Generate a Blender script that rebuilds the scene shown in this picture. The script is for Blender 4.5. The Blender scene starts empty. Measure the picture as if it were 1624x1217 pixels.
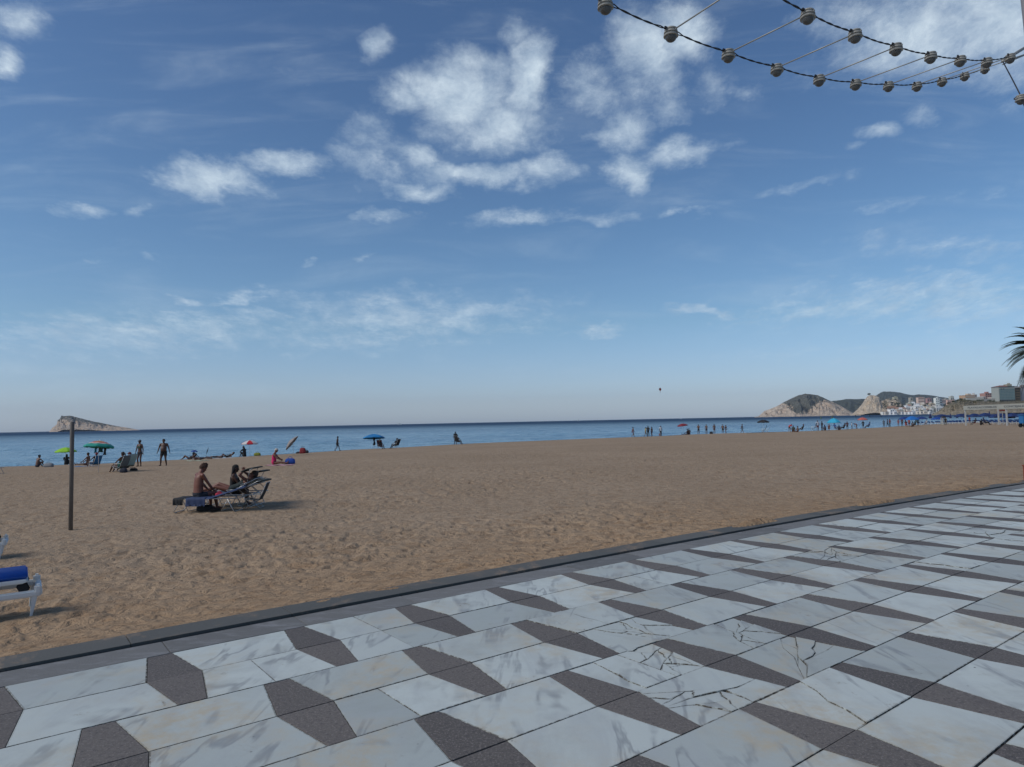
import bpy, bmesh, math, random
import numpy as np
from mathutils import Vector, Matrix, Euler
random.seed(7)
rng = np.random.default_rng(7)
S = bpy.context.scene
COL = S.collection
R = math.radians

# ------------------------------------------------------------------ camera
F_PX, CXP, CYP = 1074.5, 812.0, 608.5          # photograph 1624 x 1217
PITCH, ROLL = R(3.222), R(-1.185)
CAM_H = 1.6
cam_d = bpy.data.cameras.new('camera'); cam = bpy.data.objects.new('camera', cam_d); COL.objects.link(cam)
cam_d.sensor_fit = 'HORIZONTAL'; cam_d.sensor_width = 36; cam_d.lens = 36 * F_PX / 1624
cam_d.clip_start = 0.1; cam_d.clip_end = 60000
cam.matrix_world = Matrix.Translation((0, 0, CAM_H)) @ Matrix.Rotation(R(90) + PITCH, 4, 'X') @ Matrix.Rotation(ROLL, 4, 'Z')
S.camera = cam
_MR = (Matrix.Rotation(R(90) + PITCH, 3, 'X') @ Matrix.Rotation(ROLL, 3, 'Z'))

def ray(px, py):
    v = _MR @ Vector(((px - CXP) / F_PX, -(py - CYP) / F_PX, -1.0))
    return v / v.y                                  # unit step in +Y

def at(px, py, Y):                                  # a point at distance Y ahead
    v = ray(px, py); return Vector((v.x * Y, Y, CAM_H + v.z * Y))

# ------------------------------------------------------------------ light
SUN_EL, SUN_AZ = R(42), R(115)                       # azimuth to the left of +Y
sd = bpy.data.lights.new('sun', 'SUN'); sd.energy = 2.3; sd.angle = R(34); sd.color = (1.0, 0.93, 0.84)
sun = bpy.data.objects.new('sun', sd); COL.objects.link(sun)
sdir = Vector((-math.sin(SUN_AZ) * math.cos(SUN_EL), math.cos(SUN_AZ) * math.cos(SUN_EL), math.sin(SUN_EL)))
sun.rotation_euler = sdir.to_track_quat('Z', 'Y').to_euler()
S.view_settings.view_transform = 'Standard'; S.view_settings.look = 'None'
S.view_settings.gamma = 1; S.view_settings.exposure = -0.03
S.cycles.max_bounces = 5; S.cycles.volume_bounces = 0
try: S.cycles.use_denoising = True
except Exception: pass

W = bpy.data.worlds.new('World'); S.world = W; W.use_nodes = True
wt = W.node_tree; wn = wt.nodes; wl = wt.links; wn.clear()
def WN(t, **k):
    n = wn.new(t)
    for a, b in k.items(): setattr(n, a, b)
    return n
def wmath(op, a, b=None, c=None, clamp=False):
    n = WN('ShaderNodeMath', operation=op, use_clamp=clamp)
    for i, v in enumerate((a, b, c)):
        if v is None: continue
        if isinstance(v, (int, float)): n.inputs[i].default_value = v
        else: wl.new(v, n.inputs[i])
    return n.outputs[0]
SKYT = [(0.0, (.93, 1.12, 1.62)), (.06, (.91, 1.03, 1.38)), (.14, (.86, .98, 1.23)), (.28, (.79, .96, 1.08)), (.55, (.72, .91, 1.04)), (1.0, (.66, .83, .99))]   # haze colour by height
sky = WN('ShaderNodeTexSky', sky_type='NISHITA', sun_disc=False)
sky.sun_elevation = SUN_EL; sky.sun_rotation = -SUN_AZ
sky.altitude = 0; sky.air_density = 1.0; sky.dust_density = 0.6; sky.ozone_density = 2.5
geo = WN('ShaderNodeTexCoord')
sep = WN('ShaderNodeSeparateXYZ'); wl.new(geo.outputs['Generated'], sep.inputs[0])
ysafe = wmath('MAXIMUM', sep.outputs[1], 0.05)
u = wmath('DIVIDE', sep.outputs[0], ysafe); v = wmath('DIVIDE', sep.outputs[2], ysafe)
cmb = WN('ShaderNodeCombineXYZ'); wl.new(u, cmb.inputs[0]); wl.new(v, cmb.inputs[1])
def wnoise(vec, scale, detail, rough, dist=0.0, sc=None):
    if sc:
        m = WN('ShaderNodeMapping'); m.inputs['Scale'].default_value = sc; wl.new(vec, m.inputs[0]); vec = m.outputs[0]
    n = WN('ShaderNodeTexNoise'); n.inputs['Scale'].default_value = scale; n.inputs['Detail'].default_value = detail
    n.inputs['Roughness'].default_value = rough; n.inputs['Distortion'].default_value = dist
    wl.new(vec, n.inputs['Vector']); return n
vo = wmath('ADD', wmath('MAXIMUM', v, 0.0), .22); cpl = WN('ShaderNodeCombineXYZ'); wl.new(wmath('DIVIDE', u, vo), cpl.inputs[0]); wl.new(wmath('DIVIDE', .85, vo), cpl.inputs[1])   # where the sight line meets the cloud deck
wn1 = wnoise(cpl.outputs[0], 5, 5, 0.6)
vs = WN('ShaderNodeVectorMath', operation='SUBTRACT'); wl.new(wn1.outputs['Color'], vs.inputs[0]); vs.inputs[1].default_value = (.5, .5, .5)
vs2 = WN('ShaderNodeVectorMath', operation='MULTIPLY'); wl.new(vs.outputs[0], vs2.inputs[0]); vs2.inputs[1].default_value = (.12, .075, 0)
va = WN('ShaderNodeVectorMath', operation='ADD'); wl.new(cmb.outputs[0], va.inputs[0]); wl.new(vs2.outputs[0], va.inputs[1])
warp = va.outputs[0]
# clouds: (px, py, rx, ry, tilt, strength)
CL = [(735,150,83,77,0,1.25),(690,140,64,41,0,1),(835,125,47,91,8,1.25),(800,205,91,51,0,1.06),(815,52,39,31,0,0.69),(600,70,32,33,0,0.95),
 (760,275,128,21,0,0.94),(865,276,66,27,0,1),(665,255,59,26,15,0.94),(590,270,59,42,0,0.64),(615,345,67,18,0,0.61),(580,205,45,42,0,0.59),(650,300,76,20,5,0.93),(640,160,49,33,0,0.93),
 (1085,45,66,54,0,1.19),(1030,85,54,83,-25,1.12),(950,150,62,66,0,0.72),(985,205,59,42,0,0.95),(1075,243,81,26,-12,0.99),(990,275,35,37,0,0.93),(1130,130,48,44,0,0.56),(1050,170,54,33,0,0.64),
 (335,284,105,32,8,1.12),(455,262,83,21,4,1),(132,331,50,18,8,0.66),(215,335,26,12,0,0.56),(10,92,34,34,0,1),(30,32,56,37,20,0.95),(225,412,33,9,10,0.58),(295,472,40,13,0,0.68),(385,472,66,12,-5,0.63),(480,416,24,7,-8,0.53),(576,413,24,7,-4,0.53),(145,418,22,7,0,0.44),
 (240,528,319,44,0,0.62),(330,505,154,21,0,0.58),(650,497,275,41,0,0.66),(560,540,242,25,0,0.54),(820,345,99,16,-4,0.72),(960,342,162,12,-3,0.48),(1090,338,80,8,-3,0.48),
 (1460,50,177,86,0,1.05),(1590,20,160,107,0,1.21),(1310,35,65,55,0,0.64),(1385,216,45,18,-8,0.69),(1450,188,45,20,0,0.59),(1345,245,24,11,0,0.54),(1500,388,209,30,2,0.46),(1420,470,319,37,-5,0.62),(1110,498,68,14,5,0.66),(960,527,51,10,0,0.58),(1560,480,220,52,0,0.58),(1250,300,130,11,-9,0.36),(1480,320,194,15,-8,0.36),(1600,110,97,66,0,0.69),(460,122,43,15,20,0.44),(1190,140,30,22,0,0.44),(640,250,70,40,0,0.5),(560,250,45,50,0,0.5),(700,210,70,30,0,0.6),(1010,130,80,60,0,0.55),(1150,230,50,18,-12,0.5),(1420,25,120,50,0,0.6),(1290,130,60,25,0,0.35),(60,540,200,30,0,0.4),(1250,500,150,16,0,0.36),(860,520,120,14,0,0.34),(1300,560,260,16,0,0.3)]
msk = None
for (px, py, rx, ry, tl, st) in CL:
    c = ray(px, py)
    m = WN('ShaderNodeMapping', vector_type='TEXTURE'); wl.new(warp, m.inputs[0])
    m.inputs['Location'].default_value = (c.x, c.z, 0); m.inputs['Rotation'].default_value = (0, 0, R(-tl))
    m.inputs['Scale'].default_value = (rx / F_PX * 1.62, ry / F_PX * 1.62, 1)
    ln = WN('ShaderNodeVectorMath', operation='LENGTH'); wl.new(m.outputs[0], ln.inputs[0])
    mr = WN('ShaderNodeMapRange', interpolation_type='SMOOTHSTEP'); wl.new(ln.outputs['Value'], mr.inputs['Value'])
    mr.inputs['From Min'].default_value = 1.0; mr.inputs['From Max'].default_value = 0.0
    mr.inputs['To Min'].default_value = 0.0; mr.inputs['To Max'].default_value = st
    msk = mr.outputs[0] if msk is None else wmath('MAXIMUM', msk, mr.outputs[0])
fb = wnoise(cpl.outputs[0], 8.5, 14, 0.72, 0.15)
fb2 = wnoise(cmb.outputs[0], 3.2, 9, 0.6, 0.6, (1, 5.5, 1))
dm = wmath('ADD', wmath('MULTIPLY', msk, 1.05), wmath('MULTIPLY', wmath('SUBTRACT', fb.outputs[0], .5), 1.75))
dm = wmath('MULTIPLY', dm, wmath('MULTIPLY', msk, 5.0, clamp=True))
mr = WN('ShaderNodeMapRange', interpolation_type='SMOOTHSTEP'); wl.new(dm, mr.inputs['Value'])
mr.inputs['From Min'].default_value = .10; mr.inputs['From Max'].default_value = 1.45; mr.inputs['To Max'].default_value = 0.9
thin = WN('ShaderNodeMapRange', interpolation_type='SMOOTHSTEP'); wl.new(fb2.outputs[0], thin.inputs['Value'])
thin.inputs['From Min'].default_value = .45; thin.inputs['From Max'].default_value = .85; thin.inputs['To Max'].default_value = 0.22
dens = wmath('MAXIMUM', mr.outputs[0], thin.outputs[0])
dens = wmath('MULTIPLY', dens, wmath('MULTIPLY', sep.outputs[2], 30, clamp=True))
shade = wnoise(warp, 22, 6, 0.6)
crm = WN('ShaderNodeMix', data_type='RGBA'); shm = WN('ShaderNodeMapRange'); wl.new(shade.outputs[0], shm.inputs[0]); shm.inputs[1].default_value = .3; shm.inputs[2].default_value = .65; wl.new(shm.outputs[0], crm.inputs[0])
crm.inputs[6].default_value = (4.0, 5.2, 6.6, 1); crm.inputs[7].default_value = (7.2, 8.4, 9.3, 1)
tint = WN('ShaderNodeMix', data_type='RGBA', blend_type='MULTIPLY'); tint.inputs[0].default_value = 1
wl.new(sky.outputs[0], tint.inputs[6])
rp = WN('ShaderNodeValToRGB'); wl.new(wmath('MULTIPLY', sep.outputs[2], 2.0, clamp=True), rp.inputs[0])
e_ = rp.color_ramp.elements; e_[0].position = 0.0; e_[0].color = SKYT[0][1] + (1,); e_[1].position = 1.0; e_[1].color = SKYT[-1][1] + (1,)
for p_, c_ in SKYT[1:-1]: q_ = rp.color_ramp.elements.new(p_); q_.color = c_ + (1,)
wl.new(rp.outputs[0], tint.inputs[7])
mx = WN('ShaderNodeMix', data_type='RGBA'); wl.new(dens, mx.inputs[0]); wl.new(tint.outputs[2], mx.inputs[6]); wl.new(crm.outputs[2], mx.inputs[7])
bg = WN('ShaderNodeBackground'); bg.inputs[1].default_value = 0.1; wl.new(mx.outputs[2], bg.inputs[0])
wo = WN('ShaderNodeOutputWorld'); wl.new(bg.outputs[0], wo.inputs[0])
W.cycles.sampling_method = 'MANUAL'; W.cycles.sample_map_resolution = 512

# ------------------------------------------------------------------ helpers
def tag(o, label=None, cat=None, group=None, kind=None):
    if label: o['label'] = label
    if cat: o['category'] = cat
    if group: o['group'] = group
    if kind: o['kind'] = kind
    return o
def empty(name, loc, rz=0.0, label=None, cat=None, group=None):
    o = bpy.data.objects.new(name, None); COL.objects.link(o); o.location = loc; o.rotation_euler = (0, 0, rz)
    o.empty_display_size = 0.2
    return tag(o, label, cat, group)
def link(name, me, mats=None, parent=None, smooth=False):
    o = bpy.data.objects.new(name, me); COL.objects.link(o)
    if mats is not None:
        if not isinstance(mats, (list, tuple)): mats = [mats]
        if len(me.materials): me.materials.clear()
        for m in mats: me.materials.append(m)
    if smooth: me.polygons.foreach_set('use_smooth', [True] * len(me.polygons))
    if parent: o.parent = parent
    return o

class MB:                                            # collects shapes for one mesh
    def __init__(s): s.v = []; s.f = []; s.m = []
    def add(s, vs, fs, mi=0):
        b = len(s.v); s.v += [tuple(p) for p in vs]; s.f += [tuple(b + i for i in f) for f in fs]; s.m += [mi] * len(fs); return s
    def box(s, c, d, rot=None, mi=0, bev=0.0):
        x, y, z = d[0] / 2, d[1] / 2, d[2] / 2
        if bev <= 0:
            vs = [Vector((a * x, b * y, e * z)) for a in (-1, 1) for b in (-1, 1) for e in (-1, 1)]
            fs = [(0, 1, 3, 2), (4, 6, 7, 5), (0, 4, 5, 1), (2, 3, 7, 6), (0, 2, 6, 4), (1, 5, 7, 3)]
        else:
            bm = bmesh.new(); bmesh.ops.create_cube(bm, size=1)
            for q in bm.verts: q.co = Vector((q.co.x * 2 * x, q.co.y * 2 * y, q.co.z * 2 * z))
            bmesh.ops.bevel(bm, geom=bm.edges[:], offset=bev, segments=2, affect='EDGES')
            bm.verts.index_update(); vs = [q.co.copy() for q in bm.verts]; fs = [tuple(q.index for q in f.verts) for f in bm.faces]; bm.free()
        M = Matrix.Identity(3) if rot is None else Euler(rot).to_matrix()
        return s.add([M @ q + Vector(c) for q in vs], fs, mi)
    def tube(s, pts, r, n=8, mi=0, cap=True):
        pts = [Vector(p) for p in pts]; rs = r if isinstance(r, (list, tuple)) else [r] * len(pts)
        vs = []; fs = []; prev = None
        for i, p in enumerate(pts):
            t = (pts[min(i + 1, len(pts) - 1)] - pts[max(i - 1, 0)])
            t = t.normalized() if t.length > 1e-9 else Vector((0, 0, 1))
            if prev is None: a = Vector((0, 0, 1)) if abs(t.z) < .9 else Vector((1, 0, 0)); a = (a - t * a.dot(t)).normalized()
            else: a = (prev - t * prev.dot(t)).normalized()
            prev = a; b = t.cross(a)
            for k in range(n):
                an = 2 * math.pi * k / n; vs.append(p + (a * math.cos(an) + b * math.sin(an)) * rs[i])
        for i in range(len(pts) - 1):
            for k in range(n):
                k2 = (k + 1) % n; fs.append((i * n + k, i * n + k2, (i + 1) * n + k2, (i + 1) * n + k))
        if cap: fs.append(tuple(range(n - 1, -1, -1))); fs.append(tuple((len(pts) - 1) * n + k for k in range(n)))
        return s.add(vs, fs, mi)
    def lathe(s, prof, c=(0, 0, 0), n=16, mi=0):
        vs = []; fs = []
        for (r, z) in prof:
            for k in range(n):
                a = 2 * math.pi * k / n; vs.append(Vector((c[0] + r * math.cos(a), c[1] + r * math.sin(a), c[2] + z)))
        for i in range(len(prof) - 1):
            for k in range(n):
                k2 = (k + 1) % n; fs.append((i * n + k, i * n + k2, (i + 1) * n + k2, (i + 1) * n + k))
        fs.append(tuple(range(n - 1, -1, -1))); fs.append(tuple((len(prof) - 1) * n + k for k in range(n)))
        return s.add(vs, fs, mi)
    def sphere(s, c, r, n=10, mi=0):
        r = (r, r, r) if isinstance(r, (int, float)) else r
        vs = [Vector((0, 0, 1))]; fs = []; m = max(4, n // 2 + 1)
        for i in range(1, m):
            ph = math.pi * i / m
            for k in range(n): a = 2 * math.pi * k / n; vs.append(Vector((math.sin(ph) * math.cos(a), math.sin(ph) * math.sin(a), math.cos(ph))))
        vs.append(Vector((0, 0, -1)))
        for k in range(n): fs.append((0, 1 + k, 1 + (k + 1) % n))
        for i in range(m - 2):
            for k in range(n): a = 1 + i * n; fs.append((a + k, a + n + k, a + n + (k + 1) % n, a + (k + 1) % n))
        a = 1 + (m - 2) * n
        for k in range(n): fs.append((a + k, len(vs) - 1, a + (k + 1) % n))
        return s.add([Vector((q.x * r[0] + c[0], q.y * r[1] + c[1], q.z * r[2] + c[2])) for q in vs], fs, mi)
    def sheet(s, grid, th=0.0, mi=0):                # grid of points, thickness downwards
        nr, nc = len(grid), len(grid[0]); vs = [Vector(p) for row in grid for p in row]; fs = []
        for i in range(nr - 1):
            for j in range(nc - 1): a = i * nc + j; fs.append((a, a + 1, a + nc + 1, a + nc))
        if th:
            o = len(vs); vs += [p - Vector((0, 0, th)) for p in vs[:o]]
            fs += [tuple(reversed([o + i for i in f])) for f in fs[:]]
            rim = [(0, j) for j in range(nc)] + [(i, nc - 1) for i in range(1, nr)] + [(nr - 1, j) for j in range(nc - 2, -1, -1)] + [(i, 0) for i in range(nr - 2, 0, -1)]
            ids = [i * nc + j for i, j in rim]
            for k in range(len(ids)): a, b = ids[k], ids[(k + 1) % len(ids)]; fs.append((b, a, a + o, b + o))
        return s.add(vs, fs, mi)
    def mesh(s, name):
        me = bpy.data.meshes.new(name); me.from_pydata(s.v, [], s.f)
        if any(s.m): me.polygons.foreach_set('material_index', s.m)
        me.update(); return me
    def build(s, name, mats, parent=None, smooth=False): return link(name, s.mesh(name), mats, parent, smooth)

def copy_tree(o, parent=None):
    c = o.copy(); COL.objects.link(c); c.parent = parent
    for ch in list(o.children): copy_tree(ch, c)
    return c

# materials
def MAT(name, col=(.5, .5, .5), rough=.6, metal=0.0, var=0.12, scale=8.0, bump=0.0, bscale=60.0, spec=None, coat=0, sub=0):
    m = bpy.data.materials.new(name); m.use_nodes = True; nt = m.node_tree; n = nt.nodes; l = nt.links
    b = n['Principled BSDF']; b.inputs['Roughness'].default_value = rough; b.inputs['Metallic'].default_value = metal
    if spec is not None: b.inputs['Specular IOR Level'].default_value = spec
    tc = n.new('ShaderNodeTexCoord'); nz = n.new('ShaderNodeTexNoise'); nz.inputs['Scale'].default_value = scale; nz.inputs['Detail'].default_value = 6
    l.new(tc.outputs['Object'], nz.inputs['Vector'])
    mx = n.new('ShaderNodeMix'); mx.data_type = 'RGBA'; l.new(nz.outputs[0], mx.inputs[0])
    mx.inputs[6].default_value = tuple(c * (1 - var) for c in col) + (1,); mx.inputs[7].default_value = tuple(min(1, c * (1 + var)) for c in col) + (1,)
    l.new(mx.outputs[2], b.inputs['Base Color'])
    if bump:
        n2 = n.new('ShaderNodeTexNoise'); n2.inputs['Scale'].default_value = bscale; n2.inputs['Detail'].default_value = 5; l.new(tc.outputs['Object'], n2.inputs['Vector'])
        bp = n.new('ShaderNodeBump'); bp.inputs['Strength'].default_value = bump; bp.inputs['Distance'].default_value = 0.02
        l.new(n2.outputs[0], bp.inputs['Height']); l.new(bp.outputs[0], b.inputs['Normal'])
    return m
_mc = {}
def CM(col, rough=.8, key=''):                       # cached plain cloth / paint colour
    k = (tuple(round(c, 3) for c in col), rough, key)
    if k not in _mc: _mc[k] = MAT('cloth_' + str(len(_mc)), col, rough, var=.18, scale=14, bump=.3, bscale=40)
    return _mc[k]
class NT:                                            # tiny node helper for bigger materials
    def __init__(s, name):
        s.m = bpy.data.materials.new(name); s.m.use_nodes = True; s.n = s.m.node_tree.nodes; s.l = s.m.node_tree.links
        s.b = s.n['Principled BSDF']; s.tc = s.n.new('ShaderNodeTexCoord')
    def put(s, sock, v):
        if hasattr(v, 'links') or hasattr(v, 'is_linked'): s.l.new(v, sock)
        else: sock.default_value = v
    def noise(s, vec, scale, detail=5, rough=.55, dist=0, sc=None, out=0):
        if sc is not None:
            mp = s.n.new('ShaderNodeMapping'); mp.inputs['Scale'].default_value = sc; s.l.new(vec, mp.inputs[0]); vec = mp.outputs[0]
        z = s.n.new('ShaderNodeTexNoise'); z.inputs['Scale'].default_value = scale; z.inputs['Detail'].default_value = detail
        z.inputs['Roughness'].default_value = rough; z.inputs['Distortion'].default_value = dist; s.l.new(vec, z.inputs['Vector']); return z.outputs[out]
    def mix(s, f, a, b, mode='MIX'):
        x = s.n.new('ShaderNodeMix'); x.data_type = 'RGBA'; x.blend_type = mode; s.put(x.inputs[0], f)
        for i, q in ((6, a), (7, b)):
            s.put(x.inputs[i], (tuple(q) + (1,)) if isinstance(q, (tuple, list)) and len(q) == 3 else q)
        return x.outputs[2]
    def ramp(s, f, a, b, lo=0., hi=1.):
        x = s.n.new('ShaderNodeMapRange'); x.interpolation_type = 'SMOOTHSTEP'; s.l.new(f, x.inputs[0])
        x.inputs[1].default_value = a; x.inputs[2].default_value = b; x.inputs[3].default_value = lo; x.inputs[4].default_value = hi; return x.outputs[0]
    def math(s, op, a, b=0., clamp=False):
        x = s.n.new('ShaderNodeMath'); x.operation = op; x.use_clamp = clamp; s.put(x.inputs[0], a); s.put(x.inputs[1], b); return x.outputs[0]
    def attr(s, name, out='Color'):
        x = s.n.new('ShaderNodeAttribute'); x.attribute_name = name; return x.outputs[out]
    def vmath(s, op, a, b):
        x = s.n.new('ShaderNodeVectorMath'); x.operation = op; s.put(x.inputs[0], a); s.put(x.inputs[1], b); return x.outputs[0]
    def bump(s, h, st=1., d=.01, nrm=None):
        x = s.n.new('ShaderNodeBump'); x.inputs['Strength'].default_value = st; x.inputs['Distance'].default_value = d; s.l.new(h, x.inputs['Height'])
        if nrm is not None: s.l.new(nrm, x.inputs['Normal'])
        return x.outputs[0]

# ------------------------------------------------------------------ lie of the land
TH = R(37.07); CT, ST = math.cos(TH), math.sin(TH)
def bend(s):                                         # the promenade edge curves away gently
    q = np.clip(np.asarray(s, float) - 5, 0, 35); ex = np.clip(np.asarray(s, float) - 40, 0, None)
    return .0033 * q * q + .231 * ex
def st_of(x, y):
    s = x * CT + y * ST; t = -x * ST + y * CT; return s, t + bend(s)
def xy_of(s, t):
    t = t - bend(s); return s * CT - t * ST, s * ST + t * CT
KERB_T = 6.08
SEA_Z = -1.8
crest_px = [(-80,745.5),(0,740.5),(160,735.5),(240,731.5),(310,728),(378,725),(430,721.7),(510,716.8),(560,713.4),(631,710.2),(721,705),(760,703),(860,699),(980,694.3),(1054,691.6),(1083,689.8),(1142,687.8),(1220,685.8),(1288,683.7),(1400,678),(1455,674),(1530,670.5),(1624,668.5)]
cs, ctt = [], []
for px, py in crest_px:
    v = ray(px, py); k = (-1.5 - CAM_H) / v.z; s_, t_ = st_of(v.x * k, k); cs.append(float(s_)); ctt.append(float(t_))
cs = [-3000, cs[0] - 150] + cs + [cs[-1] + 150, 3000]; ctt = [60, 78] + ctt + [ctt[-1], 150]
def sand_base(x, y):
    s, t = st_of(x, y); tc = np.interp(s, cs, ctt); f = (t - KERB_T) / (tc - KERB_T)
    z = np.interp(f, [-.02, 0, .003, .02, .05, .14, .3, .55, .85, 1.0], [-.45, -.4, -.05, -.24, -.44, -.66, -.72, -.80, -1.15, -1.5])
    d = t - tc
    return np.where(d > 0, np.interp(d, [0, 1.5, 4, 30, 200], [-1.5, -1.62, -1.88, -3.4, -5]), z)
def ground(px, py):
    v = ray(px, py); Y = 4.0; prev = Y
    while Y < 400:
        if CAM_H + v.z * Y <= float(sand_base(v.x * Y, Y)): break
        prev = Y; Y += .25 + Y * .004
    lo, hi = prev, Y
    for _ in range(24):
        m = (lo + hi) / 2
        if CAM_H + v.z * m <= float(sand_base(v.x * m, m)): hi = m
        else: lo = m
    for _ in range(600):                             # nobody stands past the crest of the shore
        s_, t_ = st_of(v.x * hi, hi)
        if t_ <= np.interp(s_, cs, ctt) + .5: break
        hi -= .004 * hi
    return Vector((v.x * hi, hi, float(sand_base(v.x * hi, hi))))

# value noise
_tab = rng.random((512, 512))
def vnoise(x, y, sc, off=0):
    x = x / sc + off * 37.3; y = y / sc + off * 91.7
    xi = np.floor(x).astype(int); yi = np.floor(y).astype(int); fx = x - xi; fy = y - yi
    fx = fx * fx * (3 - 2 * fx); fy = fy * fy * (3 - 2 * fy)
    g = lambda a, b: _tab[a % 512, b % 512]
    return (g(xi, yi) * (1 - fx) + g(xi + 1, yi) * fx) * (1 - fy) + (g(xi, yi + 1) * (1 - fx) + g(xi + 1, yi + 1) * fx) * fy
def fbm(x, y, sc, o=4, off=0, gain=.5):
    a = 1; r = 0; tot = 0
    for i in range(o): r = r + a * vnoise(x, y, sc / 2 ** i, off + i); tot += a; a *= gain
    return r / tot

def np_mesh(name, V, nr, nc, wrap=False):
    me = bpy.data.meshes.new(name); me.vertices.add(len(V)); me.vertices.foreach_set('co', V.astype(np.float32).ravel())
    i = np.arange(nr - 1)[:, None]; j = np.arange(nc - 1)[None, :]; a = (i * nc + j)
    q = np.stack([a, a + 1, a + nc + 1, a + nc], -1).reshape(-1, 4)
    n = len(q); me.loops.add(n * 4); me.polygons.add(n)
    me.loops.foreach_set('vertex_index', q.ravel().astype(np.int32)); me.polygons.foreach_set('loop_start', np.arange(0, n * 4, 4, dtype=np.int32))
    me.polygons.foreach_set('use_smooth', np.ones(n, bool)); me.update(calc_edges=True); me.validate(); return me

# ------------------------------------------------------------------ sand
def sand_mat():
    N = NT('sand'); P = N.tc.outputs['Object']
    big = N.noise(P, .12, 4); med = N.noise(P, 3.4, 6, .62, .4, (1, 1, .2)); fine = N.noise(P, 55, 6, .7)
    c = N.mix(N.ramp(big, .3, .7), (.298, .219, .146), (.352, .262, .178))
    c = N.mix(N.ramp(med, .44, .66, 0, .75), c, (.225, .15, .09))  # darker noise paints in the shaded sides of footprints
    c = N.mix(N.ramp(fine, .35, .8, 0, .5), c, (.43, .32, .21))
    wet = N.attr('wet', 'Fac'); c = N.mix(wet, c, (.16, .115, .08))
    red = N.attr('near', 'Fac'); c = N.mix(red, c, N.mix(1.0, c, (1.0, .92, .82), 'MULTIPLY'))
    N.l.new(c, N.b.inputs['Base Color']); N.b.inputs['Roughness'].default_value = .95; N.b.inputs['Specular IOR Level'].default_value = .15
    h1 = N.noise(P, 5, 4, .62, .4); h2 = N.noise(P, 9, 4, .6); h3 = N.noise(P, 140, 3, .6)
    b1 = N.bump(h1, .8, .12); b2 = N.bump(h2, .6, .03, b1); b3 = N.bump(h3, .5, .006, b2)
    N.l.new(b3, N.b.inputs['Normal']); return N.m
ang = np.concatenate([np.linspace(-180, -52, 60)[:-1], np.linspace(-52, -47, 20)[:-1], np.linspace(-47, 47, 1150)[:-1], np.linspace(47, 56, 40)[:-1], np.linspace(56, 180, 60)])
rad = np.concatenate([[0.5, 2, 3.5, 5], 5.5 * 1.0085 ** np.arange(0, 500), [420, 600, 1000, 2000, 4000, 7000, 11000]])
A, RR = np.meshgrid(np.radians(ang), rad); X = RR * np.sin(A); Y = RR * np.cos(A)
Z = sand_base(X, Y); s_, t_ = st_of(X, Y)
tc_ = np.interp(s_, cs, ctt)
on = np.clip((t_ - KERB_T) / .6, 0, 1) * np.clip((tc_ - t_ + 1) / 3, 0, 1)
fade = np.clip(1.35 - RR / 60, 0.0, 1); fade2 = np.clip(1.4 - RR / 26, 0, 1)
wx = X + .35 * (vnoise(X, Y, .5, 3) - .5); wy = Y + .35 * (vnoise(X, Y, .5, 5) - .5)
foot = vnoise(wx, wy, .22, 1); foot = np.clip((foot - .52) / .30, 0, 1); foot = foot * foot * (3 - 2 * foot)
foot2 = vnoise(wx, wy, .12, 2); foot2 = np.clip((foot2 - .55) / .3, 0, 1)
und = fbm(X, Y, 1.3, 3, 9) - .5; big = fbm(X, Y, 7, 2, 15) - .5
pat = .35 + .9 * np.clip((fbm(X, Y, 3.2, 3, 44) - .35) / .3, 0, 1)
Z = Z + on * pat * (fade * (-.036 * foot + .03 * und) + fade2 * (-.018 * foot2 + .03 * (vnoise(X, Y, .11, 7) - .5)) + .07 * big * np.clip((t_ - KERB_T) / 6, 0, 1) * np.clip((tc_ - t_) / 10, 0, 1))
edge = np.clip(1 - (t_ - KERB_T) / .35, 0, 1) * (t_ > KERB_T - .3)
Z = Z + edge * .05 * (fbm(X, Y, .6, 3, 21) - .42) * (t_ > KERB_T - .01)
lip = (t_ > KERB_T - .20) & (t_ < KERB_T + .25)
Z = np.where(lip & (t_ < KERB_T + .02), np.maximum(Z, -.02), Z)
Z = Z + lip * .10 * np.clip((fbm(s_, t_ * 2, 1.3, 4, 70) - .50) * 5, 0, 1) * np.clip(1 - np.abs(t_ - KERB_T + .02) / .22, 0, 1)
V = np.stack([X, Y, Z], -1).reshape(-1, 3)
me = np_mesh('sand', V, len(rad), len(ang))
wet = np.clip((t_ - tc_ + 2.2) / 2.4, 0, 1).ravel(); near = np.clip(1 - (t_ - KERB_T) / 7, 0, 1).ravel()
for nm, arr in (('wet', wet), ('near', near)):
    a_ = me.attributes.new(nm, 'FLOAT', 'POINT'); a_.data.foreach_set('value', arr.astype(np.float32))
tag(link('sand', me, sand_mat()), kind='structure')

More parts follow.
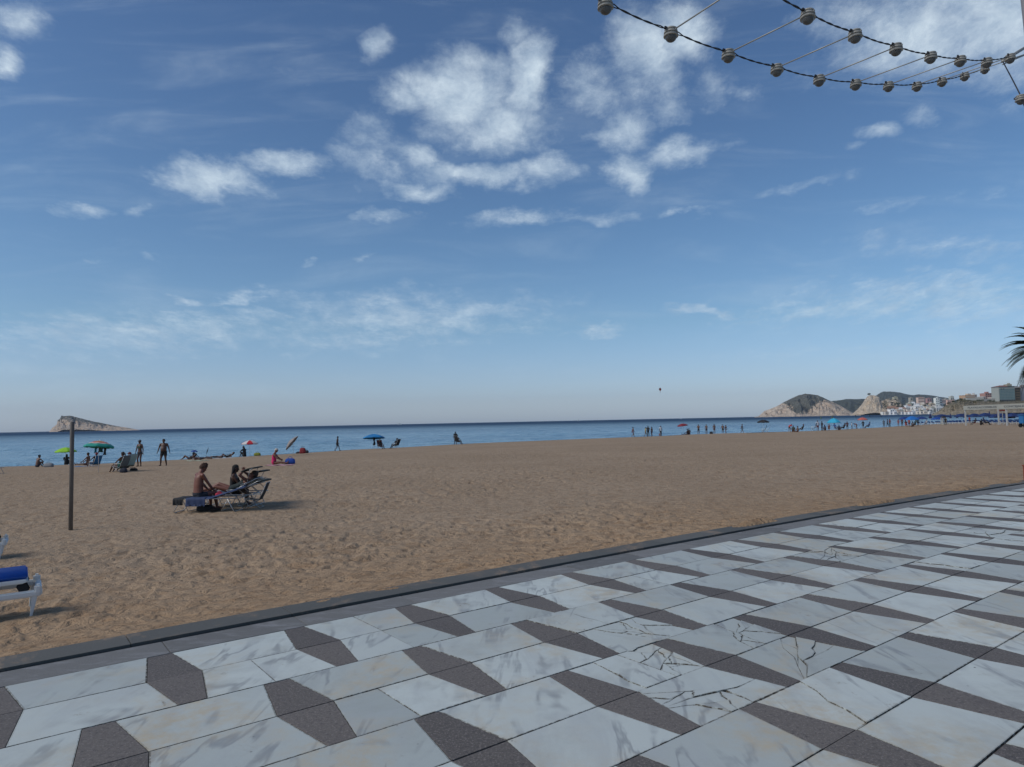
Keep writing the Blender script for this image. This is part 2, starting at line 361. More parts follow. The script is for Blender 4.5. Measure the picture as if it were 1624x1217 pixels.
# ------------------------------------------------------------------ sea
def sea_mat():
    N = NT('sea'); P = N.tc.outputs['Object']
    N.b.inputs['Base Color'].default_value = (.02, .075, .15, 1); N.b.inputs['Roughness'].default_value = .18; N.b.inputs['IOR'].default_value = 1.33
    band = N.noise(P, .006, 4, .55, 0, (.25, 1, 1)); far = N.attr('far', 'Fac')
    c = N.mix(N.ramp(band, .42, .62), (.19, .34, .44), (.12, .24, .35)); c = N.mix(far, c, (.022, .055, .11)); fx_ = N.ramp(far, 0, 1., 0, .9)  # colour darkens with distance, painting in the weaker reflection off far waves
    N.l.new(c, N.b.inputs['Base Color'])
    h1 = N.noise(P, .55, 5, .6, .5, (.45, 1, 1)); h2 = N.noise(P, .09, 5, .6, .3, (.35, 1, 1)); h3 = N.noise(P, 2.4, 4, .6, .3)
    b1 = N.bump(h2, 1., 1.6); b2 = N.bump(h1, 1., .9, b1); b3 = N.bump(h3, 1., .25, b2)
    N.l.new(b3, N.b.inputs['Normal'])
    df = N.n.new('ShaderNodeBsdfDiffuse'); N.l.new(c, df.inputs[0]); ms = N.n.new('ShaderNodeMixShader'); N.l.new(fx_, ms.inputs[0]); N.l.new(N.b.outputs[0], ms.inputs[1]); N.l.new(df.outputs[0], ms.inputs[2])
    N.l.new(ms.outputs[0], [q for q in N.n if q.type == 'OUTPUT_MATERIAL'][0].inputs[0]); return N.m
ang = np.concatenate([np.linspace(-180, -50, 30)[:-1], np.linspace(-50, 50, 500)[:-1], np.linspace(50, 180, 30)])
rad = np.concatenate([[1, 30], 48 * 1.0085 ** np.arange(0, 330), np.geomspace(820, 11500, 30)])
A, RR = np.meshgrid(np.radians(ang), rad); X = RR * np.sin(A); Y = RR * np.cos(A)
wv = (vnoise(X + 2 * vnoise(X, Y, 9, 4), Y * 2.2, 3.2, 31) - .5) * .30 + (vnoise(X, Y * 2.5, 9, 33) - .5) * .3
Z = SEA_Z + wv * np.clip(1.3 - RR / 500, 0, 1) * np.clip((RR - 48) / 20, 0, 1)
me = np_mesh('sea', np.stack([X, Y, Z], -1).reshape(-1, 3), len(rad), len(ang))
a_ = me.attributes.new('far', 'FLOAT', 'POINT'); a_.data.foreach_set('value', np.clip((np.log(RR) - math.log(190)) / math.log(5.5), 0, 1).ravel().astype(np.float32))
tag(link('sea', me, sea_mat()), kind='structure')

# ------------------------------------------------------------------ promenade
def stone_mat(name, kind):
    N = NT(name); P = N.tc.outputs['Object']; off = N.attr('off'); tint = N.attr('tint', 'Fac')
    Q = N.vmath('ADD', P, off)
    if kind == 'marble':
        w = N.noise(Q, 1.6, 3, .6, 0, (1, 1.7, 1)); w2 = N.noise(Q, .9, 4, .5, .9, (3.2, .7, 1))
        v = N.math('ABSOLUTE', N.math('SUBTRACT', w2, .5)); vein = N.ramp(v, .0, .045, 1, 0)
        vein = N.math('MULTIPLY', vein, N.ramp(w, .40, .62)); soft = N.noise(Q, 2.2, 5, .55, .8, (2, .5, 1))
        base = N.mix(tint, (.37, .405, .385), (.55, .595, .56))
        base = N.mix(N.ramp(soft, .45, .75, 0, .6), base, (.385, .41, .405))
        base = N.mix(N.math('MULTIPLY', vein, .7), base, (.22, .235, .245))
        warm = N.noise(P, .9, 5, .6, .6); wf = N.math('MULTIPLY', N.ramp(warm, .45, .70), N.ramp(N.noise(P, 9, 6, .7), .3, .7, 0, .9)); base = N.mix(wf, base, (.47, .39, .26))
        fl = N.ramp(N.noise(P, 1.4, 6, .7, .5), .45, .7, 0, .4); base = N.mix(fl, base, (.31, .325, .30))
        dirt = N.noise(P, 5, 8, .75, .4); df = N.math('MULTIPLY', N.ramp(dirt, .60, .74), N.ramp(N.noise(P, .55, 3), .38, .56, 0, .9)); base = N.mix(df, base, (.20, .15, .09))
        vor = N.n.new('ShaderNodeTexVoronoi'); vor.inputs['Scale'].default_value = 11; N.l.new(P, vor.inputs[0])
        sp = N.math('MULTIPLY', N.ramp(vor.outputs['Distance'], .05, .09, 1, 0), N.ramp(N.noise(P, 1.1, 3), .55, .66)); base = N.mix(sp, base, (.06, .05, .045))
        gm = N.math('MULTIPLY', N.attr('grime', 'Fac'), N.ramp(N.noise(P, 26, 5, .75), .36, .58)); base = N.mix(gm, base, (.075, .06, .042))
        N.l.new(base, N.b.inputs['Base Color'])
        N.l.new(N.ramp(N.noise(P, 6, 5, .6), .3, .7, .55, .78), N.b.inputs['Roughness']); N.b.inputs['Specular IOR Level'].default_value = .28
        N.l.new(N.bump(N.noise(P, 35, 6, .7), .25, .004), N.b.inputs['Normal'])
    elif kind == 'granite':
        g = N.noise(P, 75, 4, .8); g2 = N.noise(P, 40, 4, .75); m_ = N.noise(P, 2.5, 5, .6)
        base = N.mix(tint, (.085, .075, .066), (.135, .118, .102)); base = N.mix(N.ramp(g, .5, .66, 0, .9), base, (.25, .215, .195)); base = N.mix(N.ramp(g2, .5, .7, 0, .8), base, (.05, .042, .045))
        base = N.mix(N.ramp(m_, .5, .8, 0, .4), base, (.08, .066, .064))
        N.l.new(base, N.b.inputs['Base Color']); N.b.inputs['Roughness'].default_value = .75; N.l.new(N.bump(g, .5, .004), N.b.inputs['Normal'])
    elif kind == 'strip':
        g = N.noise(Q, 60, 5, .75); m_ = N.noise(Q, 4, 6, .65, .6, (1, 2.5, 1))
        base = N.mix(tint, (.125, .125, .118), (.185, .182, .172)); base = N.mix(N.ramp(m_, .45, .75, 0, .7), base, (.26, .26, .265)); base = N.mix(N.ramp(g, .5, .7, 0, .7), base, (.11, .115, .13))
        N.l.new(base, N.b.inputs['Base Color']); N.b.inputs['Roughness'].default_value = .85; N.l.new(N.bump(g, .6, .006), N.b.inputs['Normal'])
    else:
        g = N.noise(Q, 80, 5, .7); m_ = N.noise(P, 1.7, 6, .65, .6)
        base = N.mix(tint, (.075, .076, .069), (.105, .103, .092)); base = N.mix(N.ramp(g, .5, .7, 0, .5), base, (.15, .147, .13))
        sf = N.math('MULTIPLY', N.ramp(m_, .5, .64), N.ramp(N.noise(P, 22, 6, .8), .38, .6, 0, .8)); base = N.mix(sf, base, (.27, .19, .125))
        N.l.new(base, N.b.inputs['Base Color']); N.b.inputs['Roughness'].default_value = .8; N.l.new(N.bump(g, .4, .005), N.b.inputs['Normal'])
    return N.m
class Tiles:
    def __init__(s): s.v = []; s.f = []; s.t = []; s.o = []; s.g = []
    def add(s, poly, z=0., th=.012, inset=.0025, mat_off=None, tint=None, tilt=.0012):
        n = len(poly); ar = sum(poly[i][0] * poly[(i + 1) % n][1] - poly[(i + 1) % n][0] * poly[i][1] for i in range(n))
        if ar < 0: poly = poly[::-1]
        ins = inset if isinstance(inset, (list, tuple)) else [inset] * n
        L = []
        for i in range(n):
            a, b = poly[i], poly[(i + 1) % n]; dx, dy = b[0] - a[0], b[1] - a[1]; l = math.hypot(dx, dy) or 1
            L.append((a[0] - dy / l * ins[i], a[1] + dx / l * ins[i], dx / l, dy / l))
        out = []
        for i in range(n):
            x1, y1, a1, b1 = L[i - 1]; x2, y2, a2, b2 = L[i]; det = a1 * b2 - b1 * a2
            if abs(det) < 1e-6: out.append((x2, y2)); continue
            k = ((x2 - x1) * b2 - (y2 - y1) * a2) / det; q_ = (x1 + a1 * k, y1 + b1 * k)
            if math.hypot(q_[0] - poly[i][0], q_[1] - poly[i][1]) > .03: q_ = (x2, y2)
            out.append(q_)
        s.put(out, z, th, mat_off, tint, tilt)
    def put(s, out, z=0., th=.012, mat_off=None, tint=None, tilt=.0012, ring=.007):
        n = len(out)
        b0 = len(s.v); gx, gy = random.uniform(-tilt, tilt) * 2, random.uniform(-tilt, tilt) * 2; dz = random.uniform(-tilt, tilt)
        cx = sum(p[0] for p in out) / n; cy = sum(p[1] for p in out) / n
        def ad(p, zz):
            x, y = xy_of(p[0], p[1]); s.v.append((float(x), float(y), zz + gx * (p[0] - cx) + gy * (p[1] - cy)))
        inn = []
        for p in out:
            d = math.hypot(p[0] - cx, p[1] - cy) or 1; k = max(.55, 1 - ring * 1.3 / d); inn.append((cx + (p[0] - cx) * k, cy + (p[1] - cy) * k))
        for p in inn: ad(p, z + dz)
        for p in out: ad(p, z + dz - .0008)
        for p in out: ad(p, z - th)
        tn = random.random() if tint is None else tint
        of = mat_off or (random.uniform(-30, 30), random.uniform(-30, 30), random.uniform(-5, 5))
        s.f.append(tuple(range(b0, b0 + n))); s.t.append(tn); s.o.append(of); s.g.append(0.)
        for i in range(n):
            j = (i + 1) % n; gr = random.choice([.3, .6, .95]) * random.random() + .1
            s.f.append((b0 + j, b0 + i, b0 + n + i, b0 + n + j)); s.t.append(tn); s.o.append(of); s.g.append(gr)
            s.f.append((b0 + n + j, b0 + n + i, b0 + 2 * n + i, b0 + 2 * n + j)); s.t.append(tn); s.o.append(of); s.g.append(1.)
    def build(s, name, mat):
        me = bpy.data.meshes.new(name); me.from_pydata(s.v, [], s.f)
        a = me.attributes.new('tint', 'FLOAT', 'FACE'); a.data.foreach_set('value', s.t); a = me.attributes.new('grime', 'FLOAT', 'FACE'); a.data.foreach_set('value', s.g)
        a = me.attributes.new('off', 'FLOAT_VECTOR', 'FACE'); a.data.foreach_set('vector', np.array(s.o, np.float32).ravel())
        return tag(link(name, me, mat), kind='structure')
def split_poly(poly, depth, gap):                    # break a slab along random cracks
    if depth == 0 or len(poly) < 3: return [poly]
    n = len(poly); cx = sum(p[0] for p in poly) / n; cy = sum(p[1] for p in poly) / n
    px, py = cx + random.uniform(-.07, .07), cy + random.uniform(-.07, .07); an = random.uniform(0, math.pi); nx, ny = math.cos(an), math.sin(an)
    A_, B_, cuts = [], [], []
    for i in range(n):
        a, b = poly[i], poly[(i + 1) % n]; da = (a[0] - px) * nx + (a[1] - py) * ny; db = (b[0] - px) * nx + (b[1] - py) * ny
        (A_ if da >= 0 else B_).append(a)
        if da * db < 0:
            k = da / (da - db); q = (a[0] + (b[0] - a[0]) * k, a[1] + (b[1] - a[1]) * k); A_.append(q); B_.append(q)
            cuts.append((q, len(A_) - 1, len(B_) - 1))
    if len(cuts) == 2:                               # the crack itself wanders a little
        q1, q2 = cuts[0][0], cuts[1][0]; L_ = math.hypot(q2[0] - q1[0], q2[1] - q1[1]); mids = []
        for k in (.27, .5, .74): o_ = random.uniform(-.045, .045) * L_; mids.append((q1[0] + (q2[0] - q1[0]) * k - ny * 0 + nx * o_, q1[1] + (q2[1] - q1[1]) * k + ny * o_))
        def ins_(P):
            for i in range(len(P)):
                if P[i] == q1 and P[(i + 1) % len(P)] == q2: return P[:i + 1] + mids + P[i + 1:]
                if P[i] == q2 and P[(i + 1) % len(P)] == q1: return P[:i + 1] + mids[::-1] + P[i + 1:]
            return P
        A_, B_ = ins_(A_), ins_(B_)
    r = []
    for q in (A_, B_):
        if len(q) >= 3: r += split_poly(q, depth - 1 if random.random() < .85 else 0, gap)
    return r
W_, AH, BH, PER, S0, T0, RS = .5201, .0765, .1629, .95995, .9312, 4.9162, .484
crack_px = {(1180, 1030): .85, (1030, 1000): .62, (1150, 1085): .5, (1270, 1055): .5, (1575, 842): .7, (960, 985): .25, (1290, 878): .3, (1520, 905): .4}
cracks = []
for (px, py), r_ in crack_px.items():
    v = ray(px, py); k = -CAM_H / v.z; a, b = st_of(v.x * k, k); cracks.append((float(a), float(b), r_))
MT, GT = Tiles(), Tiles()
def slab(T, poly, course, dark=False):
    cx = sum(p[0] for p in poly) / len(poly); cy = sum(p[1] for p in poly) / len(poly)
    n = len(poly); ins = []
    for i in range(n):
        a, b = poly[i], poly[(i + 1) % n]; hor = abs(a[1] - b[1]) < 1e-6
        ins.append(random.choice([.0025, .0035, .006]) + (.002 if hor and course % 2 else 0) if hor else .0018)
    lvl = 0
    if not dark:
        for a, b, r_ in cracks:
            if math.hypot(cx - a, (cy - b) * 1.3) < r_ * .8: lvl = 4
            elif math.hypot(cx - a, (cy - b) * 1.3) < r_ * 1.3: lvl = max(lvl, 1)
    if lvl:
        of = (random.uniform(-30, 30), random.uniform(-30, 30), 0); tn = random.random()
        for q in split_poly(poly, lvl, .004):
            m_ = len(q); ar = sum(q[i][0] * q[(i + 1) % m_][1] - q[(i + 1) % m_][0] * q[i][1] for i in range(m_)) / 2
            if abs(ar) < .0012: continue
            if ar < 0: q = q[::-1]
            cx_ = sum(p[0] for p in q) / m_; cy_ = sum(p[1] for p in q) / m_; g_ = random.choice([.0015, .0028, .0045] if lvl > 1 else [.0012, .002])
            T.put([(cx_ + (p[0] - cx_) * (1 - g_ / max(math.hypot(p[0] - cx_, p[1] - cy_), .02)), cy_ + (p[1] - cy_) * (1 - g_ / max(math.hypot(p[0] - cx_, p[1] - cy_), .02))) for p in q], mat_off=of, tint=tn, tilt=.005)
    else: T.add(poly, inset=ins if sum(poly[i][0] * poly[(i + 1) % n][1] - poly[(i + 1) % n][0] * poly[i][1] for i in range(n)) > 0 else .0025)
for r in range(0, 24):
    tr = T0 - r * 2 * W_
    i0, i1 = (-14, 55) if r < 14 else (-8, 12)
    for i in range(i0, i1):
        c = S0 + i * PER + r * RS - (PER * math.floor(r * RS / PER)); d = c + PER
        for sg in (1, -1):
            te = tr + sg * W_
            q = [(c + BH, tr), (d - BH, tr), (d - AH, te), (c + AH, te)]
            if sg < 0: q = q[::-1]
            co = r * 2 + (0 if sg > 0 else 1)
            if random.random() < .42:
                k = random.uniform(.35, .65); k2 = k + random.uniform(-.03, .03); mb = (q[0][0] + (q[1][0] - q[0][0]) * k, q[0][1]); mt_ = (q[3][0] + (q[2][0] - q[3][0]) * k2, q[3][1])
                if random.random() < .5: slab(MT, [q[0], mb, mt_, q[3]], co); slab(MT, [mb, q[1], q[2], mt_], co)
                else: slab(MT, q, co)
            else: slab(MT, q, co)
            g = [(c - BH, tr), (c + BH, tr), (c + AH, te), (c - AH, te)]
            if sg < 0: g = g[::-1]
            slab(GT, g, co, True)
MT.build('promenade_marble', stone_mat('marble', 'marble')); GT.build('promenade_granite', stone_mat('granite', 'granite'))
ST_, KT = Tiles(), Tiles()
s_ = -30.0
while s_ < 90:
    L_ = 1.0
    ST_.add([(s_, T0 + W_), (s_ + L_, T0 + W_), (s_ + L_, 5.765), (s_, 5.765)], z=.0, inset=.003); s_ += L_
s_ = -30.4
while s_ < 90:
    KT.add([(s_, 5.80), (s_ + 1.2, 5.80), (s_ + 1.2, KERB_T + .015), (s_, KERB_T + .015)], z=.016, th=.4, inset=.003); s_ += 1.2
ST_.build('promenade_border', stone_mat('border_stone', 'strip')); KT.build('kerb', stone_mat('kerb_stone', 'kerb'))
# bedding under the slabs, carried on across the land behind
bed = MAT('grout', (.06, .048, .036), .95, var=.5, scale=9, bump=.5)
g = MB(); gr = []
for t_ in (5.75, 0, -10, -30, -300, -6000):
    gr.append([(*[float(q) for q in xy_of(s2, t_)], -.0125) for s2 in list(range(-40, 100, 2))])
g.sheet(gr, 0); tag(g.build('promenade', bed), kind='structure')

# ------------------------------------------------------------------ hills, island, headland
def rock_mat(name, rocks, veg, dark, sc=1.0):
    N = NT(name); P = N.tc.outputs['Object']; vg = N.attr('veg', 'Fac')
    a = N.noise(P, .022 * sc, 6, .65, .5, (1, 1, 1.6)); b = N.noise(P, .05 * sc, 5, .7); cst = N.noise(P, .016 * sc, 5, .7, 1.5, (1, 1, 4))
    c = N.mix(N.ramp(a, .35, .68), rocks[0], rocks[1]); c = N.mix(N.ramp(cst, .5, .66, 0, .7), c, rocks[2])
    v2 = N.mix(N.ramp(b, .38, .66), veg, dark)
    f = N.math('ADD', vg, N.math('MULTIPLY', N.math('SUBTRACT', b, .5), 2.2)); c = N.mix(N.ramp(f, .38, .56), c, v2)
    N.l.new(c, N.b.inputs['Base Color']); N.b.inputs['Roughness'].default_value = .95; N.b.inputs['Specular IOR Level'].default_value = .1
    N.l.new(N.bump(b, 1., 14 / sc, N.bump(a, 1., 40 / sc)), N.b.inputs['Normal']); return N.m
def ridge(name, prof, D, front, back, mat, gully=.25, steep=1.0, veg=None, seed=0, nu=260, nv=70, detail=30., kind='structure', cliff=0.0):
    pts = [at(px, py, D) for px, py in prof]; xs = [p.x for p in pts]; zs = [max(p.z - SEA_Z, 0) for p in pts]
    pxs = [p[0] for p in prof]
    x0, x1 = min(xs), max(xs); U = np.linspace(x0, x1, nu); H = np.interp(U, xs, zs)
    Vv = np.concatenate([-front * np.linspace(1, 0, nv // 2 * 1)[:-1] ** 1.3, back * np.linspace(0, 1, nv // 2) ** 1.2])
    UU, VV = np.meshgrid(U, Vv); HH = np.interp(UU, xs, zs)
    q = np.where(VV < 0, -VV / front, VV / back)
    q = np.clip(q + .10 * (vnoise(UU, VV, detail * 5, seed + 60) - .5) * np.clip(q * 5, 0, 1), 0, 1)
    sh = np.where(VV < 0, (1 - q) ** steep, (1 - q) ** 1.5)
    if cliff: sh = np.where(VV < 0, np.clip(sh * (1 - cliff) + cliff * (1 - np.clip((q - .35) / .25, 0, 1)) * .9, 0, 1) * (1) , sh)
    sh = np.where(q <= 0.001, 1, sh)
    n1 = fbm(UU, VV, detail * 4, 5, seed, .55) - .5; rg = 1 - np.abs(2 * fbm(UU + VV * .3, VV * .35, detail * 2.4, 4, seed + 20) - 1)
    amp = np.clip(q * 6, 0, 1) * np.clip((1 - q) * 3, 0, 1)
    cw = 1 - np.abs(2 * fbm(UU, VV * .25, detail * .9, 3, seed + 40) - 1)
    ZZ = HH * sh + amp * HH * gully * (n1 * 1.5 + (rg - .75) * 1.3 + (cw - .75) * .7)
    ZZ = np.minimum(ZZ, HH * (1 - .12 * np.clip(q * 4, 0, 1) - .25 * q))
    ZZ = np.maximum(ZZ, 0) + (fbm(UU, VV, detail * .6, 3, seed + 5) - .5) * detail * .10 * np.clip(HH / 20, 0, 1)
    ZZ = SEA_Z + ZZ - 1.0 - 3 * (q > .995)
    me = np_mesh(name, np.stack([UU * (D + VV) / D, D + VV, ZZ], -1).reshape(-1, 3), len(Vv), nu)
    VV0 = VV; vg = np.zeros_like(UU)
    if veg is not None:
        t = np.clip((ZZ - SEA_Z) / max(zs), 0, 1); ppx = np.interp(UU, xs, pxs); vg = veg(ppx, t, q, VV, n1)
    a_ = me.attributes.new('veg', 'FLOAT', 'POINT'); a_.data.foreach_set('value', np.asarray(vg).ravel().astype(np.float32))
    return tag(link(name, me, mat), kind=kind)
TAN = ((.70, .55, .41), (.80, .67, .52), (.46, .36, .28)); GR = (.085, .10, .06)
m1 = rock_mat('hill_rock', TAN, (.20, .20, .17), (.14, .145, .12))
def veg1(px, t, q, v, n):
    g = np.interp(px, [1200, 1215, 1238, 1256, 1263, 1280, 1292, 1300, 1310, 1330, 1365], [.95, .80, .62, .35, .16, .22, .42, .62, .60, .62, .7])
    low = np.interp(px, [1200, 1256, 1262, 1268, 1280, 1288, 1295, 1320], [1, .4, .15, .1, .1, .0, .55, .7])
    return np.where(v > 120, 1, np.clip(.45 + (t - g) * 3.0 + n * .9, 0.08, 1)) + .0 * low
ridge('hill', [(1196,661.5),(1203,660),(1212,652),(1222,648.3),(1231,644.7),(1240,639.5),(1249,635),(1258,630.5),(1266,627),(1277,624.4),(1287,625),(1297,627),(1305,630.3),(1313,634),(1322,638),(1335,644.5),(1346,651),(1356,657),(1362,659)], 3300, 260, 700, m1, .50, .9, veg1, 3, detail=26)
m2 = rock_mat('far_hill_rock', ((.14, .13, .10), (.18, .16, .12), (.11, .11, .085)), (.13, .145, .12), (.095, .105, .085))
allveg = lambda px, t, q, v, n: np.full_like(t, .8)
ridge('hill', [(1285,642),(1305,637.5),(1326,635.5),(1336,633.8),(1345,632.6),(1356,633),(1367,632.3),(1380,633.5),(1395,636),(1415,645),(1430,654)], 4300, 500, 800, m2, .3, .9, allveg, 5, detail=40)
m3 = rock_mat('cliff_rock', ((.74, .59, .42), (.82, .69, .52), (.46, .38, .29)), (.11, .115, .08), (.075, .085, .055), 1.6)
def veg3(px, t, q, v, n): return np.where(v > 0, .9, np.interp(px, [1350, 1395, 1402, 1412, 1430, 1445], [.05, .08, .5, .42, .55, .6]))
ridge('cliff', [(1348,658.5),(1353,655),(1360,649),(1367,641),(1372,633),(1376,628),(1380,626.3),(1388,627),(1394,630),(1398,635.5),(1404,634),(1409,631.5),(1414,633),(1420,632),(1426,634),(1432,641),(1440,646),(1450,652),(1458,658)], 2600, 130, 260, m3, .42, .5, veg3, 8, detail=18)
m4 = rock_mat('mountain_rock', ((.17, .16, .13), (.20, .185, .15), (.12, .12, .10)), (.13, .145, .12), (.10, .11, .09))
ridge('mountain', [(1370,640),(1384,632),(1390,627),(1396,623),(1401,620.8),(1412,621),(1421,621.8),(1430,623),(1440,625.6),(1449,626.5),(1457,625.5),(1466,626),(1476,627),(1488,629),(1500,631),(1520,634.5),(1545,638),(1580,641),(1640,646),(1700,652)], 5600, 900, 1400, m4, .28, .8, allveg, 12, detail=60)
m5 = rock_mat('shore_rock', ((.36, .34, .27), (.44, .42, .34), (.22, .21, .17)), (.12, .14, .08), (.075, .09, .05), 3)
ridge('slope', [(1392,658),(1400,654.5),(1412,650.5),(1425,646.5),(1440,645),(1460,643),(1480,641),(1500,640.5),(1530,640),(1560,641),(1600,643)], 3050, 900, 500, m5, .12, 1.5, lambda px, t, q, v, n: np.full_like(t, .42), 18, detail=14)
m6 = rock_mat('headland_rock', ((.30, .25, .175), (.44, .37, .27), (.085, .07, .05)), (.11, .105, .05), (.04, .042, .022), 9)  # last rock tone paints dark shadows between the rocks into the colour
def veg6(px, t, q, v, n): return np.clip(np.interp(t, [0, .12, .3, .6, .85, 1], [0, .1, .34, .42, .56, .95]), 0, 1)
ridge('headland', [(1474,659),(1481,655),(1487,652),(1494,646.5),(1503,640.5),(1512,636.8),(1520,634.2),(1530,633),(1545,634),(1560,635.5),(1575,636),(1590,636),(1610,635),(1640,634),(1680,636),(1720,645),(1750,656)], 1080, 120, 300, m6, .8, .5, veg6, 25, nu=420, nv=110, detail=11)
m7 = rock_mat('island_rock', ((.72, .54, .38), (.54, .46, .38), (.26, .25, .25)), (.19, .19, .165), (.13, .135, .12), 1.8)
def veg7(px, t, q, v, n):
    hh = np.interp(px, [79, 97, 110, 160, 227], [1, 1, 1, .5, .2]); r = t / np.maximum(hh, .1)
    return np.where(v > 0, .7, np.clip(.1 + (r - .45) * 1.6, 0, .72))
ridge('island', [(78,684.6),(80,682.5),(83,678.4),(87,675.5),(90.3,672.6),(91.3,666.5),(94.5,664.8),(96.4,661.5),(97.3,659),(102,660),(110.5,658.9),(119,661),(128,663.3),(136,665.5),(144,667.4),(160,670.6),(176,674),(192,676.7),(205,678.6),(213,680.2),(220,681.6),(226,683.2)], 3000, 110, 260, m7, .75, .6, veg7, 33, detail=22)

# ------------------------------------------------------------------ haze
hz = bpy.data.materials.new('haze'); hz.use_nodes = True; hn = hz.node_tree.nodes; hn.clear()
ho = hn.new('ShaderNodeOutputMaterial'); hv = hn.new('ShaderNodeVolumePrincipled'); hz.node_tree.links.new(hv.outputs[0], ho.inputs['Volume'])
hv.inputs['Color'].default_value = (.72, .84, 1.0, 1); hv.inputs['Density'].default_value = 0.00004; hv.inputs['Anisotropy'].default_value = 0.2
g = MB(); g.box((0, 0, 217 - 8 + 0), (23800, 23800, 434)); tag(g.build('haze', hz), kind='stuff')

# ------------------------------------------------------------------ people
def V3(*a): return Vector(a)
def ik(a, c, l1, l2, hint):
    d = c - a; L = d.length
    if L > (l1 + l2) * .995: d = d * ((l1 + l2) * .995 / L); L = d.length; c = a + d
    x = (l1 * l1 - l2 * l2 + L * L) / (2 * L); h = math.sqrt(max(l1 * l1 - x * x, 0)); dn = d.normalized()
    hv_ = hint - dn * hint.dot(dn); hv_ = hv_.normalized() if hv_.length > 1e-5 else Vector((0, 0, 1))
    return a + dn * x + hv_ * h, c
def ring_loft(mb, secs, n=16):                       # secs: (centre, right, fwd, rx, ry)
    vs = []; fs = []
    for c, r, f, rx, ry in secs:
        for k in range(n):
            a = 2 * math.pi * k / n; vs.append(c + r * (math.cos(a) * rx) + f * (math.sin(a) * ry))
    for i in range(len(secs) - 1):
        for k in range(n): k2 = (k + 1) % n; fs.append((i * n + k, i * n + k2, (i + 1) * n + k2, (i + 1) * n + k))
    fs.append(tuple(range(n - 1, -1, -1))); fs.append(tuple((len(secs) - 1) * n + k for k in range(n)))
    mb.add(vs, fs)
def capsule(mb, a, ra, b, rb, n=10):
    d = (b - a); L = d.length; d = d / (L or 1)
    prof = []
    for k in range(0, 4): an = math.pi / 2 * (1 - k / 3); prof.append((a - d * (math.sin(an) * ra), max(ra * math.cos(an), 1e-4)))
    for k in range(0, 4): an = math.pi / 2 * (k / 3); prof.append((b + d * (math.sin(an) * rb), max(rb * math.cos(an), 1e-4)))
    mb.tube([p[0] for p in prof], [p[1] for p in prof], n)
def make_body(name, P, vox=.012, fat=0.0, female=False, child=False):
    """P: pelvis, lean(deg), side(deg), twist, neck(deg), headyaw, hands L/R, feet L/R, hints. Local: +y ahead, x right, z up"""
    mb = MB(); pel = Vector(P['pel']); lean, side, tw = R(P.get('lean', 0)), R(P.get('side', 0)), R(P.get('twist', 0))
    pl = R(P.get('plean', P.get('lean', 0) * .5))
    MP = Euler((-pl, 0, 0)).to_matrix(); U1 = MP @ V3(0, 0, 1); R1 = V3(1, 0, 0); F1 = MP @ V3(0, 1, 0)
    MC = Matrix.Rotation(-tw, 3, 'Z') @ Matrix.Rotation(side, 3, 'Y') @ Matrix.Rotation(-lean, 3, 'X'); 
    U2 = MC @ V3(0, 0, 1); R2 = MC @ V3(1, 0, 0); F2 = MC @ V3(0, 1, 0)
    waist = pel + U1 * .17; chest = waist + (U1 + U2).normalized() * .09 + U2 * .12; shc = chest + U2 * .165; neck = shc + U2 * .045
    hl = R(P.get('neck', 0)); MH = Matrix.Rotation(R(-P.get('hyaw', 0)), 3, 'Z') @ Matrix.Rotation(-hl, 3, 'X')
    HU, HR, HF = MH @ V3(0, 0, 1), MH @ V3(1, 0, 0), MH @ V3(0, 1, 0)
    hw = .168 if female else .158; sw = .155 if female else .178; ww = .118 if female else .135
    Rm, Fm, Um = ((R1 + R2) / 2).normalized(), ((F1 + F2) / 2).normalized(), (U1 + U2).normalized()
    bel = fat * F1
    ring_loft(mb, [(pel - U1 * .10, R1, F1, .07, .06), (pel - U1 * .07, R1, F1, hw * .85, .095), (pel, R1, F1, hw + fat * .2, .115 + fat * .3), (pel + U1 * .08 + bel * .3, R1, F1, (hw + ww) / 2 + fat * .3, .108 + fat * .5),
        (waist + bel * .4, Rm, Fm, ww + fat * .45, .095 + fat * .7), (waist + Um * .08 + bel * .35, Rm, Fm, ww + .012 + fat * .35, .10 + fat * .55), (chest, R2, F2, .148 + fat * .2, .108 + fat * .25),
        (chest + U2 * .07, R2, F2, .158 + fat * .1, .11 + fat * .1), (chest + U2 * .13, R2, F2, sw * .93, .092), (shc + U2 * .005, R2, F2, sw * .72, .07), (shc + U2 * .03, R2, F2, .075, .058), (neck + U2 * .02, R2, F2, .05, .05)], 18)
    if female:
        for sx in (-1, 1): mb.sphere(chest + U2 * .03 + R2 * sx * .072 + F2 * .088, (.056, .056, .056), 12)
    head = neck + (U2 * .35 + HU * .65).normalized() * .075 + HU * .085 + HF * .018
    capsule(mb, neck - U2 * .03, .055, head - HU * .05 - HF * .01, .05)
    # head: skull, jaw, nose, ears in one surface
    def hp(x, y, z): return head + HR * x + HF * y + HU * z
    prof = [(-.118, .030, .034, .046), (-.10, .044, .05, .036), (-.075, .055, .07, .022), (-.04, .064, .083, .008), (0, .071, .093, 0), (.04, .074, .098, -.003), (.075, .066, .086, -.006), (.1, .045, .06, -.008), (.115, .012, .016, -.008)]
    ring_loft(mb, [(hp(0, o, z), HR, HF, a, b) for z, a, b, o in prof], 16)
    capsule(mb, hp(0, .092, .005), .010, hp(0, .108, -.028), .013, 8)
    for sx in (-1, 1): mb.sphere(hp(sx * .074, -.004, -.012), (.012, .018, .028), 8)
    bones = [('pelvis', pel - U1 * .08, pel + U1 * .06), ('belly', waist - U1 * .08, waist + U2 * .04), ('chest', chest - U2 * .05, shc), ('head', head - HU * .06, head + HU * .05), ('neck', neck - U2 * .02, neck + HU * .05)]
    ends = {}
